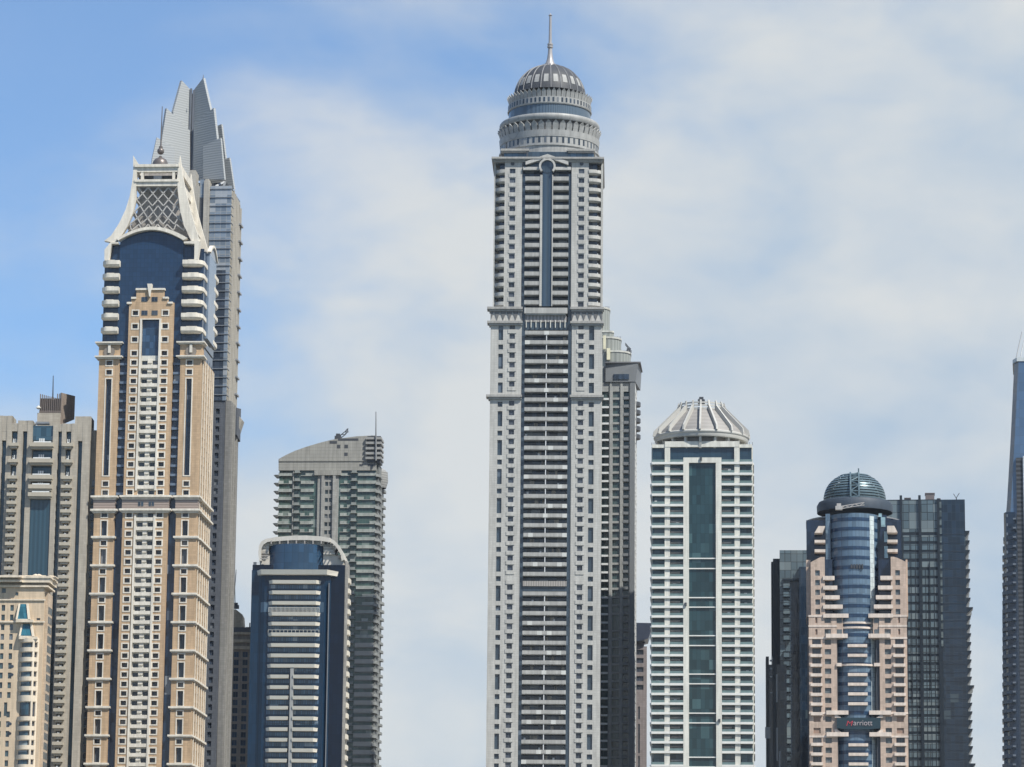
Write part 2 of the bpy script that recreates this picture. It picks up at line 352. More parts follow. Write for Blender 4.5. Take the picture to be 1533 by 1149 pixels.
# ================================================================== tan tower with the swept white crown
def tan_tower():
    b = Bld('stone_skyscraper', 'tan and cream skyscraper whose white crown sweeps up in concave fins over a navy arch', 'skyscraper', 217, 800, 1300, -4.0)
    X, Z, e = b.X, b.Z, b.e
    xl, s0, s1, s2, s3, xr = [X(p) for p in (139.8, 170.6, 183, 251, 262.7, 294.5)]
    DEP = 31.0; zT = Z(391)
    CR = stone('cream_trim', (0.70, 0.65, 0.56), var=0.03, joint=0.93)
    FM = [PANE, MULL, CR]
    body = MB(); body.box(xl+0.5, xr-0.6, 1.6, DEP-0.6, 0, Z(513)); body.box(X(154, 450), X(303, 450), 1.5, DEP-1, Z(513)+.01, Z(372)); body.box(X(166, 368), X(290, 368), 1.5, DEP-1, Z(372)+.01, Z(365))
    body.build('glass_core', glass('tan_tower_glass', (0.014, 0.030, 0.062), 1.3, 3.45, light=0.05), e)
    wins = b.many('window', FM); tall = b.many('tall_window', [glass('slot_navy', (0.012, 0.026, 0.05), 1.2, 1.75, var=0.4, light=0.04), MULL, CR]); corn = b.many('cornice', CR); bal = b.many('balcony', CR)
    # tiers below the louvred band
    zband0, zband1 = Z(767), Z(743)
    def pier(x0, x1, wx0, wx1, name):
        H = []
        ys = [762.2 + 42.45*i for i in range(14)]
        for i, c in enumerate(ys):
            H += [(Z(c+12.0), Z(c+5.3)), (Z(c+40.0), Z(c+17.8))]
            if i:
                k = corn.new(); za = Z(c+1.2)
                k.box(x0-0.75, x1+0.55, -0.75, 4, za, Z(c-1.6)); k.box(x0-0.35, x1+0.3, -0.4, 3.8, Z(c+2.8), za)
        H += [(Z(b_), Z(a_)) for a_, b_ in ((540.3, 547), (554, 561), (567.5, 712), (721, 728), (734.5, 741.3))]
        m = MB(); m.grid(x0, x1, 0, Z(534.5), [(wx0, wx1, a_, c_) for a_, c_ in H], 0, 1.5); m.build(name, TAN, e)
        for a_, c_ in H:
            if c_-a_ > 9: win(tall.new(), wx0, wx1, a_, c_, 1.1, 0.3, frame=1, fw=0.4)
            else: win(wins.new(), wx0, wx1, a_, c_, 1.1, 0.3, frame=1, fw=0.4)
        # louvred band and its two cornices
        m = MB(); m.box(x0-0.3, x1+0.2, -0.35, 3.5, Z(763), Z(748)); m.build('louvre_band', louvre('louvre_brown', (0.34, 0.27, 0.23), 0.9, 0.6), e)
        for c in (745.5, 765.5):
            k = corn.new(); k.box(x0-1.3, x1+1.1, -1.3, 4, Z(c), Z(c-2.8)); k.box(x0-0.8, x1+0.6, -0.8, 3.8, Z(c+1.6), Z(c)); k.box(x0-0.4, x1+0.3, -0.45, 3.6, Z(c+3.2), Z(c+1.6))
        # capital block with roundel
        m = MB(); m.box(x0-0.2, x1+0.1, -0.2, 5, Z(534.4), Z(517)); m.build('capital_block', TAN, e)
        for c in (514.5, 535.5):
            k = corn.new(); k.box(x0-1.5, x1+1.2, -1.5, 6, Z(c), Z(c-2)); k.box(x0-0.8, x1+0.7, -0.8, 5.5, Z(c+2), Z(c))
        cx = (x0+x1)/2; zc = Z(527); m = MB()
        ring = [(cx+math.cos(R(a))*2.1, zc+math.sin(R(a))*2.1) for a in range(0, 360, 20)]
        m.prism(ring, -0.6, -0.21); m.build('roundel', paint('roundel_grey', (0.22, 0.19, 0.16)), e)
        m = MB(); m.box(cx-0.5, cx+0.5, -1.0, -0.61, zc-0.5, zc+2.6); m.build('keystone', CR, e)
    pier(xl, s0, X(151.2), X(159.6), 'corner_pier'); pier(s3, xr, X(272.5), X(280.8), 'corner_pier')
    # central portal
    rows = [Z(543.6) + (Z(737.7)-Z(543.6))*i/14 for i in range(15)]
    h2 = (Z(1138.7)-Z(771.8))/26.0; rows2 = [Z(771.8) + h2*i for i in range(32)]
    rows2 = [z for z in rows2 if z > 60]; rowsU = [Z(y) for y in (529.6, 509, 489.3, 469.3)]
    wA, wB = (X(188.8), X(197)), (X(234.3), X(242.6)); c0, c1 = X(203.6), X(229.6)
    hh = 0.85
    H = [(a_, c_, z-hh, z+hh) for z in rows+rows2+rowsU for a_, c_ in (wA, wB)]
    for w_ in list(H): win(wins.new(), *w_, 0.6, 0.3, frame=1, fw=0.45, yf=-0.6)
    dm0, dm1 = X(213), X(220.5)
    H2 = []
    for z in rows+rows2:
        for a_, c_ in ((c0+0.25, dm0), (dm1, c1-0.25)): H2.append((a_, c_, z-hh, z+hh))
    gl = (c0, c1, rows[0]+hh+1.9, Z(479.5))
    m = MB(); m.grid(s1, s2, 0, Z(454), H + [(c0, c1, 40, rows2[0]+hh+.9), (c0, c1, rows[-1]-hh-.9, rows[0]+hh+1.9), gl], -0.6, 1.8)
    xs = lambda p, y: X(p, y)
    m.build('portal_wall', TAN, e)
    m = MB(); m.grid(xs(197, 448), xs(252, 448), Z(454)+.01, Z(446.5), [], -0.6, 2.4); m.grid(xs(204.5, 440), xs(246, 440), Z(446.5)+.02, Z(435), [], -0.6, 2.4)
    m.build('portal_gable', TAN, e)
    for a_, c_ in ((212.3, 221.3), (227.5, 236.5)):
        for y_ in (449, 469.3):
            win(wins.new(), xs(a_, y_), xs(c_, y_), Z(y_)-0.9, Z(y_)+0.9, -0.68, 0.05)
    for a_, c_, y_ in ((190.5, 198, 454.5), (251.5, 259, 454.5), (197, 204.5, 447), (244.5, 252.5, 447), (203.8, 223, 434), (227, 247.5, 434)):
        k = corn.new(); k.box(xs(a_, y_), xs(c_, y_), -1.1, 1.5, Z(y_+1.4), Z(y_-1.4))
    m = MB(); m.prism([(xs(221.5, 427), Z(426.5)), (xs(228.5, 427), Z(426.5)), (xs(227.2, 436), Z(436)), (xs(225.6, 446), Z(445.5)), (xs(224.3, 446), Z(445.5)), (xs(222.8, 436), Z(436))], -1.6, 0.5)
    m.build('keystone', CR, e)
    m = MB(); m.box(gl[0], gl[1], 0.5, 0.8, gl[2]-0.5, gl[3]); m.build('tall_window', glass('tan_tall_glass', (0.03, 0.065, 0.12), 1.5, 2.5, light=0.03), e)
    for a_, c_ in ((c0-0.75, c0), (c1, c1+0.75)):
        for za, zb in ((40, zband0-1), (zband1+2, Z(479.5))):
            MB().box(a_, c_, -0.95, 1.0, za, zb).build('pilaster', CR, e)
    MB().box(c0-0.75, c1+0.75, -0.95, 1.0, Z(479.5), Z(478)).build('lintel', CR, e)
    m = MB(); m.grid(c0, c1, 40, rows[0]+hh+1.9, H2, 0.1, 0.8); m.build('balcony_wall', WHITE, e)
    for h_ in H2: win(wins.new(), *h_, 0.82, 0.08)
    for z in rows+rows2:
        k = bal.new(); k.box(c0+0.05, c1-0.05, -0.75, 0.05, z-hh-1.35, z-hh-0.05); k.box(dm0+0.1, dm1-0.1, -0.35, 0.09, z-0.05, z+hh+0.5)
    MB().box(s1-0.3, s2+0.3, -0.95, 2, Z(763), Z(748)).build('louvre_band', louvre('louvre_brown_c', (0.34, 0.27, 0.23), 0.9, 0.6), e)
    for a_ in (206, 210.5, 222, 226.5):
        win(wins.new(), X(a_), X(a_+3.6), Z(758.5), Z(752), -1.02, 0.06, bars=0)
    for c in (745.5, 765.5):
        k = corn.new(); k.box(s1-1.2, s2+1.2, -1.9, 3, Z(c), Z(c-2.8)); k.box(s1-0.7, s2+0.7, -1.4, 3, Z(c+1.6), Z(c)); k.box(s1-0.3, s2+0.3, -1.0, 2.5, Z(c+3.2), Z(c+1.6))
    # balconies in the two blue strips, upper half
    gb_ = b.many('glass_balcony', paint('slate_spandrel', (0.13, 0.17, 0.23), 0.3))
    for a_, c_ in ((s0, s1), (s2, s3)):
        for z in rows: gb_.new().box(a_+0.15, c_-0.15, 0.7, 1.58, z-0.75, z+0.15)
    # right-hand and left-hand sides
    for ang, ox, oy, nm in ((90, xr, 3.5, 'side_wall'), (-90, xl, DEP-0.5, 'side_wall')):
        Hs = []
        us = [(2.6, 4.2), (8.0, 9.6), (14, 15.6), (19.4, 21.0), (23.9, 25.5)]
        for z in rows+rows2+rowsU[:1]:
            for k, u in enumerate(us):
                if k in (1, 3): Hs.append((u[0], u[1], z-1.25, z+1.25))
                else: Hs.append((u[0], u[1], z-hh, z+hh))
        m = MB((ox, oy, ang)); m.grid(0, DEP-4, 0, Z(534), Hs, -0.02, 0.9)
        m.build(nm, stone('side_stone', (0.45, 0.335, 0.225), var=0.07), e)
        for h_ in Hs: win(wins.new((ox, oy, ang), w=0.2 if ang > 0 else 0.02), *h_, 0.6, 0.25, bars=0)
        m = MB((ox, oy, ang))
        for u in (0.3, 6.1, 11.7, 17.2, 22.2, 26.3): m.box(u, u+0.8, -0.2, 0, 0, Z(536))
        m.build('side_pilaster', CR, e)
        for c in [745.5, 765.5] + [762.2+42.45*i for i in range(1, 14)]:
            k = corn.new((ox, oy, ang), w=0.3); g = 1.2 if c in (745.5, 765.5) else 0.8
            k.box(0.6, DEP-3, -g, 0, Z(c+1.2), Z(c-1.8))
    # stacked round-cornered balconies around the navy hall
    for y_ in (391, 410.6, 430.5, 450.4, 470.4, 490.8):
        za, zb = Z(y_+8.6), Z(y_); bd = 1.6
        for x0, x1, rl, rr in ((X(151.5, 450), X(178.3, 450), 3.2, 0), (X(272.6, 450), X(304.2, 450), 0, 3.4)):
            lo = rrect(x0+(0.9 if rl else 0), x1-(0.9 if rr else 0), -1.0, 11, max(0, rl-.4), max(0, rr-.4)); hi = rrect(x0, x1, -1.7, 12, rl, rr)
            k = bal.new(w=3); k.plan(lo, za, za+0.7, pts2=hi); k.plan(hi, za+0.7, zb); k.box(x0+2, x1-2, -1.2, 8, zb-0.05, zb+0.25)
        x1 = X(304.2, 450); x0 = X(151.5, 450)
        for lo, hi in ((rrect(x1-6, x1+0.1, DEP-9, DEP+0.6, 0, 2), rrect(x1-6, x1+0.7, DEP-10, DEP+1.0, 0, 2.5)), (rrect(x0, x0+6, DEP-9, DEP+0.6, 2), rrect(x0-1.2, x0+6, DEP-10, DEP+1.4, 3))):
            k = bal.new(); k.plan(lo, za, za+0.7, pts2=hi); k.plan(hi, za+0.7, zb)
    # navy hall front with arched head, white arch beam
    def arch(x0, x1, ze, zt, n=16): return [(x0+(x1-x0)*i/n, ze+(zt-ze)*math.sin(math.pi*i/n)**0.9) for i in range(n+1)]
    ha, hb = X(177.5, 420), X(273, 420)
    A = arch(ha, hb, Z(362, px=226), Z(346, px=226))
    MB().prism([(hb, Z(534)), *reversed(A), (ha, Z(534))], 0.7, 1.45).build('arched_window', glass('navy_hall', (0.014, 0.036, 0.078), 1.4, 1.75, var=0.12, wav=0.02), e)
    B0, B1 = arch(X(178, 365), X(275, 365), Z(361.5), Z(345.5)), arch(X(175, 360), X(281.5, 360), Z(358.5), Z(341))
    MB().prism(B0 + list(reversed(B1)), -1.5, 1.5).build('arch_beam', CR, e)
    MB().prism([(X(158, 365), Z(391)), (X(157.5, 365), Z(375)), (X(166, 365), Z(364)), (X(178, 365), Z(363.5)), (X(178, 365), Z(366)), (X(168, 365), Z(366)), (X(163.6, 391), Z(391))], -1.2, 1.2).build('corner_brace', CR, e)
    MB().prism([(X(297.5, 365), Z(391)), (X(301, 365), Z(364)), (X(296, 365), Z(362)), (X(276, 365), Z(363.5)), (X(276, 365), Z(366)), (X(292, 365), Z(367)), (X(291.5, 391), Z(391))], -1.2, 1.2).build('corner_brace', CR, e)
    MB().box(X(303.5, 400), X(303.5, 400)+1.1, 9, 26, Z(500), Z(372)).build('side_window', glass('side_hall', (0.16, 0.21, 0.28), 1.4, 3.4, var=0.1), e)
    m = MB((X(303.5, 400)+1.1, 9, 90)); a0, a1 = arch(0, 17, Z(372), Z(357)), arch(-0.8, 17.8, Z(370), Z(353.5)); m.prism(a0+list(reversed(a1)), -0.6, 0.8); m.build('arch_beam', CR, e)
    m = MB((X(303.5, 400)+1.1, 9, 90)); m.prism([(0, Z(372))]+a0[1:-1]+[(17, Z(372))], 0, 0.7); m.build('side_gable', paint('pale_panel', (0.3, 0.33, 0.37), 0.4), e)
    # swept fins of the crown: front pair, rear pair, cross frames
    def q(pts): return [(130+x/4.104, 100+y/4.104) for x, y in pts]
    Lo = q([(108,1072),(150,1040),(200,962),(238,882),(264,800),(278,720),(286,650),(286,548)]); Li = q([(318,600),(309,650),(304,740),(300,830),(282,905),(248,985),(220,1030),(175,1085)])
    Ro = q([(573,548),(580,610),(592,690),(612,785),(642,900),(680,1035),(698,1072)]); Ri = q([(662,1098),(630,1040),(600,985),(575,890),(560,770),(555,690),(564,600)])
    for d in (-0.4, 26.0):
        for pts in (Lo+Li, Ro+Ri):
            MB().prism([(b.X(px, py, 0), b.Z(py, 0, px)) for px, py in pts], d, d+2.2).build('swept_fin', CR, e)
    P = lambda px, py: (b.X(px, py, 0), b.Z(py, 0, px))
    inner = [P(*p) for p in q([(222,1030),(262,965),(292,880),(305,800),(312,700),(320,612),(560,612),(562,700),(566,800),(580,900),(600,985),(625,1045)])]
    MB().prism(inner, 6.0, 23.5).build('plant_room', stone('plant_room_grey', (0.42, 0.39, 0.36), bw=2.5, bh=2.2, joint=0.6), e)
    for d0, d1 in ((-0.2, 2.0), (26.2, 28)):
        x0, x1 = b.X(203.5, 250), b.X(267.5, 250)
        MB().box(x0, x1, d0, d1, Z(258), Z(251)).build('top_beam', CR, e); MB().box(x0-0.4, x1+0.3, d0-0.7, d1+0.4, Z(251), Z(247)).build('top_beam', CR, e)
        MB().box(x0, x1, d0, d1, Z(279), Z(273)).build('top_beam', CR, e); MB().box(x0-0.3, x1+0.3, d0-0.5, d1+0.4, Z(273), Z(269.5)).build('top_beam', CR, e)
        for px in (213, 260): MB().box(b.X(px, 262)-0.5, b.X(px, 262)+0.5, d0+.1, d1-.1, Z(269.5), Z(258)).build('post', CR, e)
    for px in (204, 268):
        for ya, yb in ((247, 258), (269.5, 279), (292, 295), (310, 313), (330, 333)):
            off = 0 if ya < 285 else (ya-280)**1.35*0.02*(1 if px > 240 else -1)
            MB().box(b.X(px, 262)-0.7+off, b.X(px, 262)+0.7+off, 2.01, 26.0, Z(yb), Z(ya)).build('side_beam', CR, e)
    MB().box(b.X(206, 262), b.X(265, 262), 4, 24, Z(268), Z(259.5)).build('dark_gallery', DARKM, e)
    MB().box(b.X(229, 262), b.X(241, 262), 1.5, 3.9, Z(267), Z(262)).build('roof_unit', STEEL, e)
    m = MB()                                   # lattice of crossing bars
    W0 = [q([p])[0] for p in ((312,740),(305,800),(300,850),(285,905),(262,965),(240,1000))]; 
    def lx(py, left):
        T = [(280,206.5,266.3),(295,204.8,267),(307,203,269),(320,200,272),(335,194,277),(345,188,283)]
        for i in range(len(T)-1):
            if py <= T[i+1][0]:
                f = (py-T[i][0])/(T[i+1][0]-T[i][0]); return T[i][1 if left else 2]*(1-f)+T[i+1][1 if left else 2]*f
        return T[-1][1 if left else 2]
    ys = [280+9.2*i for i in range(8)]
    for i in range(len(ys)-1):
        ya, yb = ys[i], ys[i+1]; n = 4 + (i//3)
        for k in range(-1, n+1):
            for sgn in (0, 1):
                fa, fb = (k+0.5*(i % 2))/n, (k+0.5*(i % 2)+(0.5 if sgn else -0.5))/n
                if min(fa, fb) < -0.01 or max(fa, fb) > 1.01: continue
                xa = lx(ya, 1)*(1-fa)+lx(ya, 0)*fa; xb = lx(yb, 1)*(1-fb)+lx(yb, 0)*fb
                arch_y = 343+18*((xb-226)/52)**2
                if yb > arch_y+3: continue
                (ax, az), (bx, bz) = P(xa, ya), P(xb, yb); m.bar((ax, 1.0, az), (bx, 1.0, bz), 0.42, 0.5)
    m.build('lattice', paint('lattice_metal', (0.42, 0.40, 0.37), 0.4), e)
    MB().prism([P(*p) for p in q([(232,1028),(262,965),(300,905),(560,905),(596,985),(622,1040)])], 3.0, 5.9).build('parapet', stone('grey_parapet', (0.30, 0.28, 0.26)), e)
    # finial
    cx = b.X(240, 246, 14); m = MB(); zc = Z(247.5, 14)
    m.lathe(cx, 14, [(3.1, zc-2)] + [(3.0*math.cos(R(a)), zc+3.0*math.sin(R(a))) for a in range(0, 85, 12)] + [(0.5, zc+3.1), (0.45, zc+3.6)], 28); m.build('finial_dome', BRONZE, e, smooth=True)
    m = MB(); zb = Z(227, 14); m.lathe(cx, 14, [(1.35*math.cos(R(a))+0.01, zb+1.35*math.sin(R(a))) for a in range(-90, 91, 15)], 24); m.lathe(cx, 14, [(0.7, zb+1.2), (0.75, zb+1.8), (0.3, zb+2.2)], 16); m.build('finial_ball', BRONZE, e, smooth=True)
    MB().tube((cx, 14, zb+1.3), (cx+0.1, 14, Z(160, 14)), 0.32, 0.14, 10).build('spire', BRONZE, e, smooth=True)
    b.done(); return b

# ================================================================== slate tower with the pointed fin crown behind it
def fin_tower():
    b = Bld('crowned_skyscraper', 'tall pale grey skyscraper with a crown of pointed stepped metal fins', 'skyscraper', 300, 500, 1375, -5.0)
    X, Z, e = b.X, b.Z, b.e; DEP = 25
    x0, x1 = X(236, 400), X(343.5, 400)
    BG = stone('beige_fin', (0.40, 0.375, 0.33), var=0.05); zs = Z(600)
    GL = glass('pale_curtain', (0.17, 0.21, 0.26), 2.3, 3.5, mull=(0.28, 0.29, 0.29), light=0.25, lcol=(0.36, 0.38, 0.40), var=0.25, mw=0.12)
    DG = glass('dark_curtain', (0.045, 0.06, 0.085), 2.0, 3.5, light=0.05)
    MB().box(x0, x1-0.6, 0.8, DEP, Z(600), Z(279)).build('tower_body', DG, e)
    g0 = X(311.5, 400)
    MB().box(g0, x1, 0, 0.8, Z(405), Z(279)).build('curtain_wall', GL, e)
    m = MB(); m.box(X(316, 400), X(338, 400), -0.02, 0.79, Z(600), Z(405)-.02); m.build('painted_shade_wall', DG, e)  # shade on the front below the pale glazing, put in as darker glass
    lg = b.many('ledge', paint('ledge_grey', (0.22, 0.24, 0.27)))
    zc = Z(283)
    while zc > Z(598):
        k = lg.new(); k.box(g0 if zc > Z(410) else X(317, 400), x1+0.1, -0.35, 0, zc-0.25, zc)
        k.box(x1, x1+0.35, 0, 4.5, zc-0.25, zc); zc -= 3.5
    MB().box(X(338, 400), x1-0.05, -0.1, 0.79, Z(600), Z(405)-.02).build('corner_glass', GL, e)
    # tall beige piers left of the glass
    for pa, pb, yt in ((280, 291, 256), (291.3, 296.5, 277), (303, 311.2, 269.5)):
        m = MB(); xa, xb = X(pa, 400), X(pb, 400); m.box(xa, xb, -1.6, 4, Z(620), Z(yt+3)); m.box(xa+.4, xb-.4, -1.3, 3.6, Z(yt+3), Z(yt)); m.build('pier', BG, e)
    MB().box(X(296.5, 400)+.01, X(303, 400)-.01, -0.8, 3, Z(600), Z(297)).build('strip_window', DARKM, e)
    MB().box(X(296.5, 400)+.01, X(303, 400)-.01, -0.9, 3, Z(297)+.01, Z(270)).build('curtain_wall', GL, e)
    # right side: beige piers with arched heads, small balconies
    sd = MB((x1-0.55, 0, 90)); sd.box(4.6, DEP, 0, 0.5, Z(600), Z(282)); sd.build('side_wall', stone('side_beige', (0.40, 0.37, 0.31)), e)
    for i in range(6):
        u = 5.2+i*3.5; m = MB((x1-0.55, 0, 90)); yt = 281+i*2.2
        m.box(u, u+1.3, -0.95, 0, 0, Z(yt)); m.build('side_pier', BG, e)
    bl = b.many('side_balcony', paint('balcony_grey', (0.25, 0.26, 0.28)))
    z = Z(318)
    while z > Z(1190):
        k = bl.new((x1-0.55, 0, 90)); k.box(DEP-6, DEP, -1.6, 0, z-0.7, z); z -= 7.0 if z > Z(600) else 3.6
    m = MB((x1-0.55, 0, 90))
    # lower shaft, slightly narrower, with bracket
    lo0, lo1 = x0, X(337.3, 600)
    DS = stone('painted_shade_stone', (0.095, 0.105, 0.125), var=0.08)  # shade of the lower front is put into this dark stone colour
    H = []
    z = Z(612)
    while z > 70: H.append((z-2.2, z)); z -= 3.55
    m = MB(); wx = [(X(a, 700), X(c, 700)) for a, c in ((246, 254), (262, 270), (290, 298), (320.5, 326.5))]
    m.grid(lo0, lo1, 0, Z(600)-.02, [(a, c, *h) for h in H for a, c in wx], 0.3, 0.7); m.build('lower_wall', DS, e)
    wn = b.many('window', [pane('slate_window', (0.035, 0.05, 0.08)), MULL])
    for h in H:
        win(wn.new(), *wx[3], *h, 0.85, 0.1)
        for a in wx[:3]: win(wn.new(w=0.01), *a, *h, 0.85, 0.1)
    MB().box(lo0+.3, lo1-0.3, 1.01, DEP-4, 0, Z(600)-.05).build('lower_core', DARKM, e)
    m = MB((lo1+0.01, 0.4, 90)); Hs = [(3, 4.4, *h) for h in H] + [(9, 10.5, *h) for h in H] + [(14, 16, *h) for h in H]
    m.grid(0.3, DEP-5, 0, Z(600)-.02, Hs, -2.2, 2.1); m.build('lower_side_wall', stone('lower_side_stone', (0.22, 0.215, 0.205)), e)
    for h_ in Hs: win(wn.new((lo1+0.01, 0.4, 90), w=0.3), *h_, -1.4, 0.3, bars=0)
    m = MB((lo1+2.2, 0, 90))
    for u in (0.8, 6, 12): m.box(u, u+1.6, -0.8, 0, 0, Z(603))
    m.build('side_pier', stone('lower_pier', (0.27, 0.26, 0.24)), e)
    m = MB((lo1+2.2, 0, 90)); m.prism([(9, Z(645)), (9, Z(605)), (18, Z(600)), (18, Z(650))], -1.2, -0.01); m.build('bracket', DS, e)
    m = MB(); zt, zm, zb = Z(608), Z(619), Z(640); xx = lo1+2.2
    m.sheet([(xx, 14, zt), (xx+2.3, 14, zm), (xx+0.6, 14, zb), (xx, 14, zb)], (0, 6, 0)); m.build('bracket', BG, e)
    # open crown floor and roof slab
    MB().box(x0+1, X(336, 275), 6, DEP-2, Z(279)+.01, Z(268.5)).build('crown_base', DARKM, e)
    m = MB(); m.bar((X(322, 275), 1, Z(279)), (X(333, 270), 5, Z(269)), 0.8); m.bar((X(334, 275), 1, Z(279)), (X(334.5, 270), 5, Z(269)), 0.7); m.build('strut', STEEL, e)
    # the fins: left wing faces right-front, right wing faces left-front
    FA = louvre('fin_cladding', (0.36, 0.375, 0.38), 1.0, 0.8, 0.6, 0.0); FR = paint('fin_edge', (0.16, 0.17, 0.19), 0.4, 0.2)
    gx = 285.8
    def plate(pts, dO, dI, xo, th, mat=FA, nm='crown_fin'):
        """outline in pixels on a vertical plane running from depth dO at the outer edge xo to dI at the groove"""
        out = []
        XO, XG = b.X(xo, 200, dO), b.X(gx, 200, dI)
        for px, py in pts:
            # intersect sight line with the slanted plane
            r = b.inv @ ray(px, py); o = b.inv @ (CAM-b.O); k = (dI-dO)/(XG-XO)
            t = (dO + k*(o.x-XO) - o.y)/(r.y - k*r.x); p = o+r*t; out.append((p.x, p.y, p.z))
        nrm = Vector((-(dI-dO), (XG-XO), 0)).normalized()
        if nrm.y < 0: nrm = -nrm
        MB().sheet(out, nrm*th).build(nm, mat, e)
    yb = 269
    plate([(284.6,yb),(284.6,134),(272.3,120.7),(259.5,167),(256,yb)], 8, 16, 256, 1.2)
    plate([(284.5,yb),(284.5,196),(249.6,162.2),(243,205),(239,yb)], 3, 14, 239, 1.2)
    plate([(262,yb),(261,222),(234.8,205.8),(228,237),(224,yb)], 1, 8, 224, 1.0)
    plate([(288.6,yb),(288.6,137),(304.2,116.8),(310.6,146),(315.5,167),(319,yb)], 8, 16, 319, 1.2)
    plate([(289,yb),(290,186),(319.6,161.8),(324.6,207),(331,yb)], 4, 14, 331, 1.2)
    plate([(304,yb),(304,219),(330.2,206.5),(336,yb)], 0.5, 8, 336, 1.0)
    plate([(290,yb),(325,189),(331.4,186.2),(337.5,237),(342,279)], 12, 22, 342, 1.0)
    plate([(300,yb),(335,239),(343.4,236.2),(350.5,284)], 9, 18, 350, 1.0)
    for yt, g, d in ((133, 284.5, 15.2), (135.5, 288.5, 15.6)):
        MB().box(b.X(g, 200, d)-0.35, b.X(g, 200, d)+0.35, d-0.6, d+0.6, Z(yb, d), Z(yt, d)).build('mast', FR, e)
    MB().box(b.X(284.9, 200, 17), b.X(288.2, 200, 17), 17, 18, Z(yb, 17), Z(140, 17)).build('slot_glass', DG, e)
    m = MB(); P4 = [(b.X(304.2, 117, 8), 8, Z(117.5, 8, 304.2)), (b.X(304.4, 117, 8), 8, Z(112.5, 8, 304.2))]; m.tube(*P4, 0.25, 0.1); m.build('tip_rod', FR, e)
    b.done(); return b

